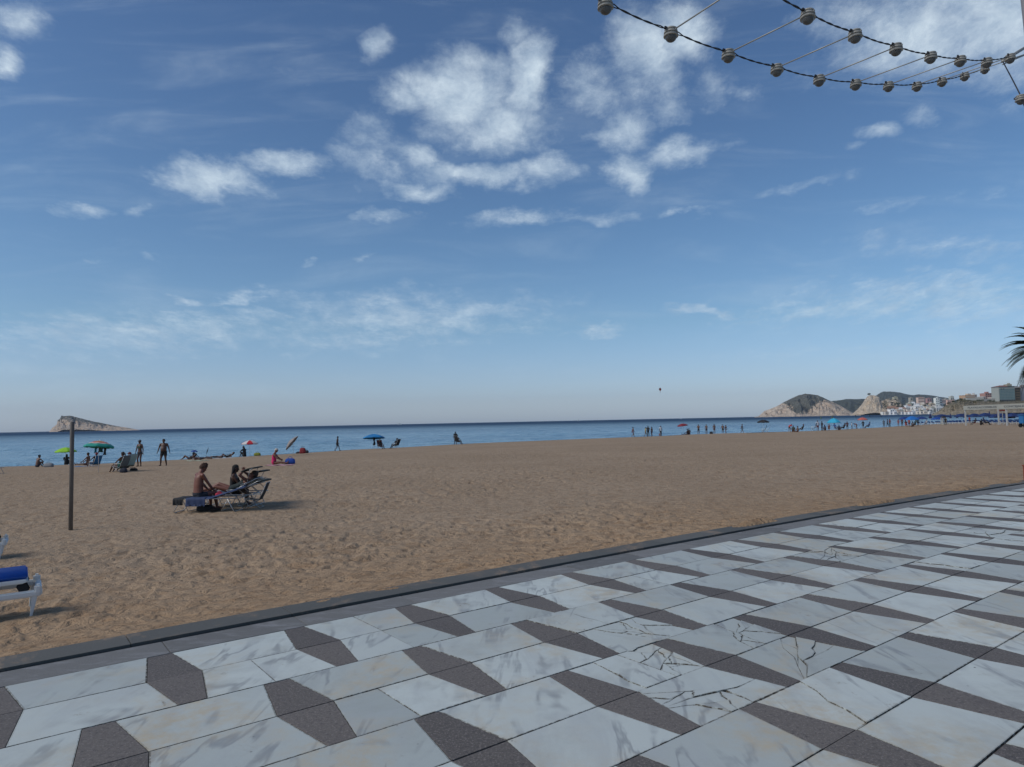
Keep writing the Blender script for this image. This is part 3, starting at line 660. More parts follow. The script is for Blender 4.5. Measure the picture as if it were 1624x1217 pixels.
    for sx, nm in ((-1, 'L'), (1, 'R')):
        sh = shc + R2 * sx * (sw + .012) - U2 * .018; tgt = Vector(P['hand' + nm]); el, wr = ik(sh, tgt, .285, .25, Vector(P.get('eh' + nm, (sx * .5, -1, -.3))))
        capsule(mb, shc + R2 * sx * .1 - U2 * .01, .062, sh, .055 if not female else .047); capsule(mb, sh, .053 if not female else .044, (sh + el) / 2, .045 + fat * .08)
        capsule(mb, (sh + el) / 2, .045 + fat * .08, el, .037); capsule(mb, el, .038, el + (wr - el) * .35, .039); capsule(mb, el + (wr - el) * .35, .039, wr, .025)
        hd = Vector(P.get('hd' + nm, tuple((wr - el).normalized()))).normalized(); side_ = Vector(P.get('thumb' + nm, (0, 1, 0))); side_ = (side_ - hd * side_.dot(hd)).normalized(); nrm_ = hd.cross(side_)
        palm = wr + hd * .08
        for q in (-.024, 0, .024): capsule(mb, wr + side_ * q * .6 + hd * .01, .016, palm + side_ * q, .014, 8)
        ends[nm] = (wr, palm, hd, side_, nrm_, sx)
        bones += [('arm' + nm, sh, el), ('fore' + nm, el, palm)]
        hip = pel + R1 * sx * .088 - U1 * .05; ft = Vector(P['foot' + nm]); kn, an = ik(hip, ft, .42, .40, Vector(P.get('kh' + nm, (sx * .12, 1, .1))))
        th_ = .083 + fat * .12 if not female else .085; capsule(mb, hip, th_, (hip + kn) / 2, .07 + fat * .08, 12); capsule(mb, (hip + kn) / 2, .07 + fat * .08, kn, .051, 12)
        cal = kn + (an - kn) * .33 - (Vector(P.get('kh' + nm, (0, 1, .1))).normalized() * .012); capsule(mb, kn, .050, cal, .055, 12); capsule(mb, cal, .055, an, .034, 12)
        fd = Vector(P.get('fd' + nm, (sx * .15, 1, 0))).normalized(); dn = (an - kn).normalized(); heel = an + dn * .045 - fd * .03
        capsule(mb, heel, .03, an, .036); capsule(mb, heel + fd * .02, .028, heel + fd * .17 + dn * .01, .022); capsule(mb, heel + fd * .1 + V3(.018, 0, 0), .024, heel + fd * .18 + V3(.02, 0, 0), .019); capsule(mb, an, .034, heel + fd * .15, .022)
        bones += [('thigh' + nm, hip, kn), ('shin' + nm, kn, an), ('sole' + nm, heel, heel + fd * .18)]
    me0 = mb.mesh('tmp'); o = bpy.data.objects.new('tmp', me0); COL.objects.link(o)
    md = o.modifiers.new('r', 'REMESH'); md.mode = 'VOXEL'; md.voxel_size = vox; md.use_smooth_shade = True
    ms = o.modifiers.new('s', 'SMOOTH'); ms.factor = .5; ms.iterations = 4 if vox < .016 else 2
    dg = bpy.context.evaluated_depsgraph_get(); me = bpy.data.meshes.new_from_object(o.evaluated_get(dg)); bpy.data.objects.remove(o); bpy.data.meshes.remove(me0)
    co = np.empty(len(me.vertices) * 3, np.float32); me.vertices.foreach_get('co', co); co = co.reshape(-1, 3)
    D = []
    Tt = []
    for nm, a, b in bones:
        a_, b_ = np.array(a), np.array(b); ab = b_ - a_; t = np.clip(((co - a_) @ ab) / (ab @ ab), 0, 1); D.append(np.linalg.norm(co - (a_ + t[:, None] * ab), axis=1) - (.03 if nm in ('pelvis', 'belly', 'chest', 'head') else 0)); Tt.append(((co - a_) @ ab) / (ab @ ab))
    D = np.array(D); lab = D.argmin(0); tt = np.array(Tt)[lab, np.arange(len(lab))]
    names = [b[0] for b in bones]
    # fingers, eyes, mouth joined into the same mesh
    fx = MB(); fr = .0085 if vox < .016 else .011
    for nm, (wr, palm, hd, sd_, nr, sx) in ends.items():
        curl = P.get('curl', .5); bd = (nr * sx * P.get('curlsign', 1))
        for q, ln in ((-.030, .062), (-.010, .078), (.010, .084), (.029, .074)):
            a = palm + sd_ * q - hd * .006; d1 = (hd + bd * curl * .35).normalized(); b = a + d1 * ln * .5; d2 = (hd + bd * curl * 1.3).normalized(); c = b + d2 * ln * .5
            fx.tube([a, b, c, c + d2 * fr * .6], [fr, fr * .95, fr * .8, fr * .3], 7)
        a = wr + sd_ * .022 + hd * .02; b = a + (sd_ * .75 + hd).normalized() * .045; c = b + (sd_ * .25 + hd + bd * .4).normalized() * .032
        fx.tube([a, b, c, c + (c - b) * .2], [fr * 1.3, fr * 1.15, fr, fr * .4], 7)
    nf = len(fx.f)
    for sx in (-1, 1): fx.sphere(hp(sx * .031, .080, .008), (.013, .013, .008), 8, 1)
    fx.tube([hp(-.022, .087, -.058), hp(0, .094, -.057), hp(.022, .087, -.058)], [.004, .006, .004], 6, 2)
    m2_ = fx.mesh('fx'); bm = bmesh.new(); bm.from_mesh(me); bm.from_mesh(m2_); me2 = bpy.data.meshes.new(name); bm.to_mesh(me2); bm.free()
    me2.polygons.foreach_set('use_smooth', [True] * len(me2.polygons))
    # -------- garments cut from the body surface
    me.calc_loop_triangles()
    nrm = np.empty(len(me.vertices) * 3, np.float32); me.vertices.foreach_get('normal', nrm); nrm = nrm.reshape(-1, 3)
    faces = [tuple(p.vertices) for p in me.polygons]
    def garment(kind):
        ok = np.zeros(len(co), bool); off = .007
        for i, nm in enumerate(names):
            s_ = lab == i
            if kind in ('trunks', 'briefs', 'shorts', 'dress', 'swimsuit'):
                if nm == 'pelvis': ok |= s_ & (tt < .95 if kind not in ('dress', 'swimsuit') else True)
                if nm.startswith('thigh'): ok |= s_ & (tt < {'trunks': .5, 'briefs': .13, 'shorts': .75, 'dress': .55, 'swimsuit': .1}[kind])
            if kind in ('dress', 'swimsuit'):
                if nm == 'belly': ok |= s_
                if nm == 'chest': ok |= s_ & (tt < .62)
            if kind == 'bikini_top' and nm == 'chest': ok |= s_ & (tt < .42) & (tt > .0)
            if kind == 'shirt':
                if nm in ('belly', 'chest'): ok |= s_
                if nm.startswith('arm'): ok |= s_ & (tt < .55)
                if nm == 'pelvis': ok |= s_ & (tt > .3)
                if nm == 'neck': ok |= s_ & (tt < .2)
                off = .012
            if kind == 'leggings' and (nm.startswith('thigh') or nm.startswith('shin') or nm == 'pelvis'): ok |= s_ & (tt < .95)
        if kind in ('trunks', 'shorts', 'dress', 'shirt'): off = .013
        fs = [f for f in faces if ok[list(f)].all()]
        used = sorted({i for f in fs for i in f}); mp = {v: k for k, v in enumerate(used)}
        vs = [tuple(co[i] + nrm[i] * off) for i in used]; m = bpy.data.meshes.new(kind); m.from_pydata(vs, [], [tuple(mp[i] for i in f) for f in fs])
        if len(m.polygons): m.polygons.foreach_set('use_smooth', [True] * len(m.polygons))
        return m
    def hair(kind):
        h = MB(); rnd = random.Random(5)
        n, mm = 18, 12; vs = []; fs = []
        for i in range(mm + 1):
            ph = math.pi * i / mm
            for k in range(n):
                a = 2 * math.pi * k / n; x, y, z = math.sin(ph) * math.cos(a), math.sin(ph) * math.sin(a), math.cos(ph)
                j = 1 + rnd.uniform(-.05, .06); vs.append(hp(x * .087 * j, y * .108 * j - .010, z * .108 * j + .018))
        for i in range(mm):
            for k in range(n):
                a = 2 * math.pi * (k + .5) / n; ph = math.pi * (i + .5) / mm; y, z = math.sin(ph) * math.sin(a), math.cos(ph)
                front = y > .25; lim = .28 if front else (-.1 if y > -.2 else -.62)
                if z > lim or kind == 'scarf': fs.append((i * n + k, i * n + (k + 1) % n, (i + 1) * n + (k + 1) % n, (i + 1) * n + k))
        h.add(vs, fs)
        if kind == 'long':
            ring_loft(h, [(hp(0, -.03, .06), HR, HF, .07, .07), (hp(0, -.045, -.02), HR, HF, .092, .07), (hp(0, -.06, -.10), HR, HF, .10, .055), (hp(0, -.07, -.10) - U2 * .09, R2, F2, .105, .045), (hp(0, -.08, -.10) - U2 * .2, R2, F2, .085, .035), (hp(0, -.08, -.10) - U2 * .27, R2, F2, .03, .02)], 14)
        if kind == 'bun': h.sphere(hp(0, -.11, .05), .045, 10)
        if kind == 'pony': h.tube([hp(0, -.10, .04), hp(0, -.15, .0), hp(0, -.15, -.10), hp(0, -.13, -.18)], [.03, .035, .028, .008], 8)
        if kind == 'cap': h.add([hp(x, y, z) for x, y, z in ((-.065, .085, .055), (.065, .085, .055), (.05, .17, .03), (-.05, .17, .03), (-.065, .085, .045), (.065, .085, .045), (.05, .17, .02), (-.05, .17, .02))], [(0, 1, 2, 3), (7, 6, 5, 4), (3, 2, 6, 7), (0, 3, 7, 4), (1, 5, 6, 2)])
        if kind == 'hat':
            ring_loft(h, [(hp(0, 0, .045), HR, HF, .18, .19), (hp(0, 0, .055), HR, HF, .18, .19), (hp(0, 0, .06), HR, HF, .095, .115), (hp(0, 0, .12), HR, HF, .085, .10), (hp(0, 0, .14), HR, HF, .05, .06)], 18)
        if kind == 'curly':
            for _ in range(70):
                a = rnd.uniform(0, 6.283); z = rnd.uniform(-.05, .12); y = math.sin(a) * .085
                if y > .045 and z < .05: continue
                h.sphere(hp(math.cos(a) * .078 * math.sqrt(max(0, 1 - (z / .14) ** 2)), (y - .012) * math.sqrt(max(0, 1 - (z / .14) ** 2)), z + .018), rnd.uniform(.018, .03), 6)
        m = h.mesh('hair'); m.polygons.foreach_set('use_smooth', [True] * len(m.polygons)); return m
    g_cache = {}
    def get(kind, hairy=False):
        if kind not in g_cache: g_cache[kind] = hair(kind) if hairy else garment(kind)
        return g_cache[kind]
    bpy.data.meshes.remove(m2_)
    return me2, get, head
def skin(col): 
    k = ('skin', col)
    if k not in _mc: _mc[k] = MAT('skin', col, .5, var=.16, scale=9, bump=.15, bscale=120)
    return _mc[k]
EYE = MAT('eye', (.02, .015, .012), .3); LIP = MAT('lip', (.22, .07, .06), .5)
PALE, TANNED, RED, DARK, DEEP = (.28, .15, .10), (.13, .062, .036), (.165, .058, .035), (.075, .034, .021), (.045, .022, .015)  # skin tones darkened, backlit silhouette shade is put into the colour
PROTO = {}
def proto(key, P, **k):
    PROTO[key] = make_body(key, P, **k)
arms = dict(handL=(-.30, .06, .80), handR=(.30, .06, .80), ehL=(-.5, -.8, -.1), ehR=(.5, -.8, -.1), thumbL=(0, 1, 0), thumbR=(0, 1, 0))
ST0 = dict(pel=(0, 0, .93), footL=(-.12, -.02, .075), footR=(.12, .02, .075), **arms)
proto('stand', ST0, vox=.014)
proto('stand_f', dict(ST0, footL=(-.09, 0, .075), footR=(.09, .04, .075)), vox=.014, female=True)
proto('stand_fat', dict(ST0, handL=(-.38, .02, .82), handR=(.38, .02, .82), footL=(-.15, -.03, .075), footR=(.16, .05, .075)), vox=.012, fat=.09)
proto('hips', dict(ST0, handL=(-.2, .04, 1.0), handR=(.2, .04, 1.0), ehL=(-1, -.3, 0), ehR=(1, -.3, 0), hdL=(.6, .5, -.2), hdR=(-.6, .5, -.2), thumbL=(0, 0, 1), thumbR=(0, 0, 1)), vox=.02, fat=.03)
proto('walk', dict(ST0, pel=(0, 0, .90), lean=5, handL=(-.26, .25, .88), handR=(.26, -.22, .86), footL=(-.07, -.28, .13), footR=(.07, .28, .08), fdL=(0, 1, -.5)), vox=.018)
proto('walk_f', dict(ST0, pel=(0, 0, .90), lean=4, handL=(-.24, -.2, .86), handR=(.24, .22, .9), footL=(-.07, .26, .08), footR=(.07, -.26, .13), fdR=(0, 1, -.5)), vox=.018, female=True)
proto('phone', dict(ST0, neck=25, handL=(-.1, .32, 1.18), handR=(.10, .32, 1.18), hdL=(.3, .8, .5), hdR=(-.3, .8, .5), thumbL=(0, 0, 1), thumbR=(0, 0, 1)), vox=.018)
proto('crouch', dict(pel=(0, -.02, .42), lean=48, plean=20, neck=25, handL=(-.14, .52, .12), handR=(.14, .52, .12), footL=(-.16, .1, .075), footR=(.16, .1, .075), khL=(-.3, 1, .6), khR=(.3, 1, .6)), vox=.02)
proto('bend', dict(pel=(0, 0, .88), lean=75, plean=35, neck=70, handL=(-.15, .55, .45), handR=(.15, .55, .45), footL=(-.12, -.03, .075), footR=(.12, .05, .075)), vox=.02)
proto('sit_long', dict(pel=(0, 0, .13), lean=-4, plean=-10, neck=12, handL=(-.17, .42, .22), handR=(.17, .42, .22), footL=(-.13, .84, .08), footR=(.13, .86, .08), fdL=(-.2, .25, 1), fdR=(.2, .25, 1), khL=(-.1, 0, 1), khR=(.1, 0, 1), ehL=(-.8, -.5, -.2), ehR=(.8, -.5, -.2)), vox=.016, fat=.03)
proto('sit_long_f', dict(pel=(0, 0, .13), lean=12, plean=0, neck=28, handL=(-.10, .40, .32), handR=(.12, .40, .30), footL=(-.09, .84, .08), footR=(.11, .86, .08), fdL=(-.2, .25, 1), fdR=(.2, .25, 1), khL=(-.1, 0, 1), khR=(.1, 0, 1), ehL=(-.8, -.5, -.2), ehR=(.8, -.5, -.2)), vox=.012, female=True, fat=.05)
proto('sit_knees', dict(pel=(0, 0, .13), lean=18, plean=0, neck=15, handL=(-.10, .44, .36), handR=(.10, .44, .36), footL=(-.11, .46, .075), footR=(.11, .48, .075), khL=(-.15, .5, 1), khR=(.15, .5, 1), ehL=(-1, 0, -.3), ehR=(1, 0, -.3), hdL=(1, .2, 0), hdR=(-1, .2, 0), thumbL=(0, 0, 1), thumbR=(0, 0, 1)), vox=.018)
proto('chair', dict(pel=(0, -.02, .38), lean=-24, plean=-24, neck=-2, handL=(-.24, .22, .50), handR=(.24, .22, .50), footL=(-.13, .58, .08), footR=(.13, .62, .08), khL=(-.1, .6, 1), khR=(.1, .6, 1), ehL=(-1, -.4, -.3), ehR=(1, -.4, -.3)), vox=.018)
proto('chair_f', dict(pel=(0, -.02, .38), lean=-20, plean=-20, neck=8, handL=(-.12, .30, .50), handR=(.14, .30, .50), footL=(-.10, .60, .08), footR=(.10, .58, .08), khL=(-.1, .6, 1), khR=(.1, .6, 1), ehL=(-1, -.4, -.3), ehR=(1, -.4, -.3)), vox=.014, female=True, fat=.02)
proto('lie', dict(pel=(0, 0, .12), lean=-84, plean=-88, neck=-75, handL=(-.3, -.12, .08), handR=(.3, -.12, .08), footL=(-.12, .86, .10), footR=(.12, .86, .10), fdL=(-.3, .1, 1), fdR=(.3, .1, 1), khL=(0, 0, 1), khR=(0, 0, 1), thumbL=(0, 1, .3), thumbR=(0, 1, .3), hdL=(-.1, 1, 0), hdR=(.1, 1, 0)), vox=.018)
proto('lie_knees', dict(pel=(0, 0, .12), lean=-60, plean=-80, neck=-45, handL=(-.3, -.25, .08), handR=(.2, -.05, .3), footL=(-.12, .62, .08), footR=(.12, .72, .08), khL=(0, 0, 1), khR=(0, 0, 1)), vox=.018, female=True)
# the two at the sun loungers and the woman with them
proto('hero_sit', dict(pel=(0, 0, .46), lean=10, plean=-2, neck=32, hyaw=-8, handL=(-.14, .36, .52), handR=(.16, .38, .52), footL=(-.14, .42, .08), footR=(.16, .46, .08), khL=(-.15, 1, .5), khR=(.15, 1, .5), ehL=(-.9, -.6, -.2), ehR=(.9, -.6, -.2), hdL=(.3, .8, -.1), hdR=(-.3, .8, -.1), thumbL=(1, 0, .3), thumbR=(-1, 0, .3)), vox=.009, fat=.035)
proto('hero_lie', dict(pel=(0, 0, .50), lean=-62, plean=-66, neck=-30, handL=(-.06, -.30, .98), handR=(.06, -.30, .98), footL=(-.13, .84, .50), footR=(.12, .80, .50), fdL=(-.25, .15, 1), fdR=(.2, .2, 1), khL=(-.1, 0, 1), khR=(.1, 0, 1), ehL=(-1, -.2, -.5), ehR=(1, -.2, -.5), hdL=(.3, -.1, 1), hdR=(-.3, -.1, 1), thumbL=(0, -1, 0), thumbR=(0, -1, 0)), vox=.010, female=True)
proto('hero_dark', dict(pel=(0, 0, .46), lean=6, plean=0, neck=5, handL=(-.12, .34, .5), handR=(.12, .36, .5), footL=(-.12, .42, .08), footR=(.12, .44, .08), khL=(-.1, 1, .5), khR=(.1, 1, .5), ehL=(-.9, -.6, -.2), ehR=(.9, -.6, -.2)), vox=.010, female=True)

def person(pose, loc, yaw, sk, label, hair=('short', (.03, .02, .015)), wear=(), scale=1.0, group=None):
    me, get, _ = PROTO[pose]
    t = link('person', me, None); t.location = loc; t.rotation_euler = (0, 0, R(yaw)); t.scale = (scale,) * 3
    if len(me.materials) == 0:
        for q in (skin(sk), EYE, LIP): me.materials.append(q)
    t.material_slots[0].link = 'OBJECT'; t.material_slots[0].material = skin(sk)
    tag(t, label, 'person', group)
    if hair:
        kinds = {'cap': 'cap', 'hat': 'hat'}
        hm = get(hair[0], True); nm = kinds.get(hair[0], 'headscarf' if hair[0] == 'scarf' else 'hair'); h = link(nm, hm, None, t)
        if len(hm.materials) == 0: hm.materials.append(CM(hair[1]))
        h.material_slots[0].link = 'OBJECT'; h.material_slots[0].material = CM(hair[1], .85)
    for kd, c in wear:
        gm = get(kd); g_ = link(kd, gm, None, t)
        if len(gm.materials) == 0: gm.materials.append(CM(c))
        g_.material_slots[0].link = 'OBJECT'; g_.material_slots[0].material = CM(c, .85)
    return t

# ------------------------------------------------------------------ beach furniture
ALU = MAT('aluminium', (.40, .41, .42), .38, .7, var=.1, scale=20); WHT = MAT('white_paint', (.66, .67, .66), .5, var=.1, scale=6, bump=.15, bscale=30)
WHP = MAT('white_plastic', (.70, .71, .69), .45, var=.08, scale=5); DKM = MAT('dark_metal', (.04, .04, .042), .5, .3)
NAVY, BLACK, BLUE, DKG, CYAN = (.014, .026, .075), (.012, .012, .013), (.006, .05, .26), (.02, .028, .026), (.03, .32, .52)
def umbrella(loc, col, label, r=.95, h=1.95, tilt=0, taz=0, cols=None, drop=.36, group=None, ribs=False, valance=.10, pole_col=None, name='beach_umbrella', rings=None, skirt=True):
    """cols: gore colours; rings: colours from the top outwards. tilt in degrees towards azimuth taz"""
    t = empty(name, loc, 0, label, 'umbrella', group); n = 8; N8 = 48
    hv_ = h - drop if tilt else h
    piv = Vector((0, 0, h - .45)); M = Matrix.Rotation(R(taz), 3, 'Z') @ Matrix.Rotation(R(tilt), 3, 'Y')
    def T(p): return piv + M @ (Vector(p) - piv) if tilt else Vector(p)
    pb = MB(); pb.tube([(0, 0, -.15), piv, T((0, 0, h + .02))], .014 if r < 1.2 else .022, 8); pb.sphere(T((0, 0, h + .03)), .028, 8)
    pb.build('pole', pole_col or WHT, t, True)
    c = MB(); vs = []; NR = 7; mats = []
    for i in range(NR + 1):
        q = i / NR
        for k in range(N8):
            a = 2 * math.pi * k / N8; e = (k % (N8 // n)) / (N8 // n); sag = math.sin(math.pi * e)
            rr = r * q * (1 - .045 * sag * q); zz = h - drop * (q ** 1.75) - .03 * sag * q
            vs.append(T((rr * math.cos(a), rr * math.sin(a), zz)))
    for k in range(N8):
        a = 2 * math.pi * k / N8; e = (k % (N8 // n)) / (N8 // n); sag = math.sin(math.pi * e); rr = r * (1 - .045 * sag)
        vs.append(T((rr * math.cos(a), rr * math.sin(a), h - drop - .03 * sag - valance + .035 * abs(math.cos(math.pi * e * 2)))))
    for i in range(NR + 1):
        for k in range(N8):
            k2 = (k + 1) % N8; f = (i * N8 + k, i * N8 + k2, (i + 1) * N8 + k2, (i + 1) * N8 + k)
            mi = 0
            if cols: mi = (k // (N8 // n)) % len(cols)
            if rings: mi = min(len(rings) - 1, int(min(i, NR - 1) / NR * len(rings)))
            if i == 0: f = (k, N8 + k, N8 + k2); f = (0, N8 + k2, N8 + k)
            c.add([], [], 0); c.f.append(f); c.m.append(mi)
    c.v = vs; lst = cols or rings or [col]
    o = c.build('canopy', [CM(q, .85) for q in lst], t, True)
    sm = o.modifiers.new('cloth', 'SOLIDIFY'); sm.thickness = .004
    if ribs:
        for k in range(n):
            a = 2 * math.pi * k / n; rb = MB(); rb.tube([T((r * q * math.cos(a), r * q * math.sin(a), h - drop * q ** 1.75 - .012)) for q in (0.02, .3, .55, .8, 1)], .004, 5)
            rb.tube([T((.02, 0, h - .42)), T((r * .5 * math.cos(a), r * .5 * math.sin(a), h - drop * .5 ** 1.75 - .02))], .004, 5); rb.build('rib', ALU, t)
    return t
def closed_parasol(loc, col, label, h=2.3, group=None, w=.15):
    t = empty('closed_parasol', loc, 0, label, 'parasol', group)
    p = MB(); p.tube([(0, 0, -.1), (0, 0, h)], .022, 8); p.build('pole', WHT, t)
    c = MB(); n = 16; vs = []
    prof = [(.02, h + .02), (.06, h - .12), (.10, h - .5), (w, h - .95), (w * 1.15, h - 1.25), (w * .8, h - 1.38)]
    for r_, z in prof:
        for k in range(n): a = 2 * math.pi * k / n; q = r_ * (1 + .22 * (k % 2)); vs.append((q * math.cos(a), q * math.sin(a), z))
    c.add(vs, [(i * n + k, i * n + (k + 1) % n, (i + 1) * n + (k + 1) % n, (i + 1) * n + k) for i in range(len(prof) - 1) for k in range(n)] + [tuple(range(n))])
    c.build('canopy', CM(col), t); return t
def metal_lounger(loc, yaw, label, fab=(.02, .024, .034), ang=20, L1=.95, L2=1.25, shade=None, w=.62, group=None, seat=.36, backfab=None):
    t = empty('sun_lounger', loc, R(yaw), label, 'sun lounger', group); z = seat; a = R(ang); ex, ez = L1 + L2 * math.cos(a), z + L2 * math.sin(a)
    fr = MB()
    for sy in (-w / 2, w / 2):
        fr.tube([(0, sy, z), (L1, sy, z), (L1 + .75, sy, z - .005)], .014, 8); fr.tube([(L1, sy, z + .01), (ex, sy, ez)], .013, 8)
        fr.tube([(L1 + .72, sy * 1.04, z), (L1 + .35 * math.cos(a) + .1, sy * 1.04, z + .35 * math.sin(a) + .12), (L1 + .8 * math.cos(a), sy * 1.02, z + .8 * math.sin(a))], .011, 8)
    for x_, z_ in ((0, z), (ex, ez), (L1 + .75, z)): fr.tube([(x_, -w / 2, z_), (x_, w / 2, z_)], .013, 8)
    fr.build('frame', ALU, t, True)
    for x0_, lean in ((.22, -.20), (L1 + .45, .18)):
        for q_, off in ((0, 0), (1, .0)):
            pass
        lg = MB(); lg.tube([(x0_, -w / 2, z), (x0_ + lean, -w / 2, .02), (x0_ + lean + .01, -w / 2 + .05, .0), (x0_ + lean + .01, w / 2 - .05, .0), (x0_ + lean, w / 2, .02), (x0_, w / 2, z)], .012, 8); lg.build('leg', ALU, t, True)
        lg = MB(); lg.tube([(x0_ + .02, -w / 2 + .03, z), (x0_ - lean * .9, -w / 2 + .03, .03), (x0_ - lean * .9, w / 2 - .03, .03), (x0_ + .02, w / 2 - .03, z)], .010, 8); lg.build('leg', ALU, t, True)
    st = MB(); g_ = []
    for i in range(7): x_ = .02 + (L1 - .02) * i / 6; g_.append([(x_, sy, z + .012 - .02 * math.sin(math.pi * (sy / w + .5))) for sy in np.linspace(-w / 2 + .01, w / 2 - .01, 7)])
    st.sheet(g_, .006); st.build('seat_fabric', CM(fab), t, True)
    bk = MB(); g_ = []
    for i in range(8):
        q = L2 * (.01 + .99 * i / 7); g_.append([(L1 + q * math.cos(a) + .03 * math.sin(math.pi * (sy / w + .5)) * math.sin(a), sy, z + q * math.sin(a) + .016 - .02 * math.sin(math.pi * (sy / w + .5))) for sy in np.linspace(-w / 2 + .01, w / 2 - .01, 7)])
    bk.sheet(g_, .006); bk.build('backrest_fabric', CM(backfab or fab), t, True)
    pl = MB(); pl.box((ex - .17 * math.cos(a), 0, ez - .17 * math.sin(a) + .035), (.26, w - .14, .06), (0, -a, 0), 0, .025); pl.build('headrest', CM(BLACK), t, True)
    if shade:
        sx, sz, sl, sa = shade; sa = R(sa); hs = MB(); g_ = []
        for i in range(7): q = sl * (i / 6 - .5); g_.append([(ex + sx + q * math.cos(sa), sy, ez + sz + q * math.sin(sa) + .03 * math.cos(math.pi * (i / 6 - .5))) for sy in np.linspace(-w / 2 - .01, w / 2 + .01, 5)])
        hs.sheet(g_, .035); h_ = hs.build('sunshade', CM(DKG), t, True)
        for sy in (-w / 2 - .01, w / 2 + .01):
            ar = MB(); ar.tube([(ex - .28 * math.cos(a), sy, ez - .28 * math.sin(a)), (ex + sx * .8, sy, ez + sz * .9), (ex + sx + sl * .3 * math.cos(sa), sy, ez + sz + sl * .3 * math.sin(sa))], .009, 7); ar.build('arm', ALU, h_, True)
    return t
def plastic_lounger(loc, yaw, label, cush=(.008, .085, .40), ang=0, group=None, cushion=True):
    t = empty('sun_lounger', loc, R(yaw), label, 'sun lounger', group); z = .23
    f = MB()
    for sy in (-.32, .32): f.box((.98, sy, z), (1.96, .05, .07), None, 0, .015)
    for x_ in (.02, 1.94): f.box((x_, 0, z), (.06, .64, .065), None, 0, .015)
    for x_ in (.02, 1.94):
        for sy in (-.32, .32): f.box((x_ + .01, sy, z + .04), (.07, .07, .11), None, 0, .02)
    f.build('frame', WHP, t)
    for x_ in (.06, 1.80):
        for sy in (-.31, .31): lg = MB(); lg.tube([(x_, sy, z - .02), (x_ + .01, sy, .12), (x_ + (.03 if x_ < 1 else -.02), sy, -.03)], [.030, .022, .010], 6); lg.build('leg', WHP, t)
    b = MB(); zp = z + .135
    for sy in (-.29, .29): b.box((1.02, sy, zp), (1.78, .045, .045), None, 0, .01)
    b.box((.15, 0, zp), (.07, .6, .045), None, 0, .015)
    for i in range(13): b.box((.30 + i * .125, 0, zp), (.075, .54, .018), None, 0, .004)
    b.build('bed', WHP, t)
    for sy in (-.28, .28): br = MB(); br.box((.16, sy, z + .07), (.10, .05, .10), (0, R(25), 0), 0, .01); br.build('bracket', CM(BLACK), t)
    if cushion: c = MB(); c.box((1.05, 0, zp + .05), (1.86, .60, .055), None, 0, .016); c.build('cushion', CM(cush, .8), t, True)
    return t
def beach_chair(loc, yaw, col, label, group=None, seat=.26, scale=1.0, frame=None):
    """local +y is where the sitter looks"""
    t = empty('beach_chair', loc, R(yaw), label, 'chair', group); t.scale = (scale,) * 3; w = .54; fm = frame or ALU
    a = R(24); bx = lambda q: (-.24 - q * math.sin(a), seat - .02 + q * math.cos(a))
    f = MB()
    for sx in (-w / 2, w / 2):
        f.tube([(sx, .26, seat + .04), (sx, -.24, seat - .02), (sx, bx(.72)[0], bx(.72)[1])], .012, 7)
        f.tube([(sx, .24, seat + .03), (sx, -.30, .0)], .011, 7); f.tube([(sx, -.22, seat), (sx, .28, .0)], .011, 7)
    for y_, z_ in ((.28, 0), (-.30, 0), (.26, seat + .04), bx(.72)): f.tube([(-w / 2, y_, z_), (w / 2, y_, z_)], .011, 7)
    f.build('frame', fm, t, True)
    st = MB(); st.sheet([[(x_, .26 - .5 * i / 5, seat + .04 - .06 * i / 5 - .02 * math.sin(math.pi * i / 5) * 1) for x_ in np.linspace(-w / 2 + .01, w / 2 - .01, 5)] for i in range(6)], .006); st.build('seat', CM(col), t, True)
    bk = MB(); bk.sheet([[(x_, bx(.72 * i / 6)[0] - .02 * math.sin(math.pi * i / 6), bx(.72 * i / 6)[1]) for x_ in np.linspace(-w / 2 + .01, w / 2 - .01, 5)] for i in range(7)], .006); bk.build('backrest', CM(col), t, True)
    for sx in (-w / 2 - .02, w / 2 + .02): ar = MB(); ar.box((sx, -.08, seat + .20), (.045, .42, .022), None, 0, .006); ar.tube([(sx, .08, seat + .19), (sx, .10, seat + .02)], .009, 6); ar.build('armrest', WHP, t)
    return t
def bag(loc, yaw, col, label, w=.42, d=.22, h=.3, name='bag', cat='bag', mats=None, group=None):
    t = empty(name, loc, R(yaw), label, cat, group); b = MB(); n = 18; vs = []
    prof = [(.82, 0.0), (1.0, .08), (1.04, .35), (.95, .7), (.75, .93), (.35, 1.0)]
    for i, (q, z) in enumerate(prof):
        for k in range(n):
            a = 2 * math.pi * k / n; ca, sa = math.cos(a), math.sin(a); e = .55; x_ = math.copysign(abs(ca) ** e, ca); y_ = math.copysign(abs(sa) ** e, sa)
            vs.append((x_ * w / 2 * q * (1 + random.uniform(-.03, .03)), y_ * d / 2 * q, z * h))
    b.add(vs, [(i * n + k, i * n + (k + 1) % n, (i + 1) * n + (k + 1) % n, (i + 1) * n + k) for i in range(5) for k in range(n)] + [tuple(range(n - 1, -1, -1)), tuple(5 * n + k for k in range(n))])
    b.build('body', CM(col), t, True)
    for sy in (-d * .3, d * .3): s_ = MB(); s_.tube([(-w * .22, sy, h * .85), (-w * .18, sy, h * 1.18), (0, sy, h * 1.3), (w * .18, sy, h * 1.18), (w * .22, sy, h * .85)], .01, 6); s_.build('strap', CM(mats or col), t, True)
    return t
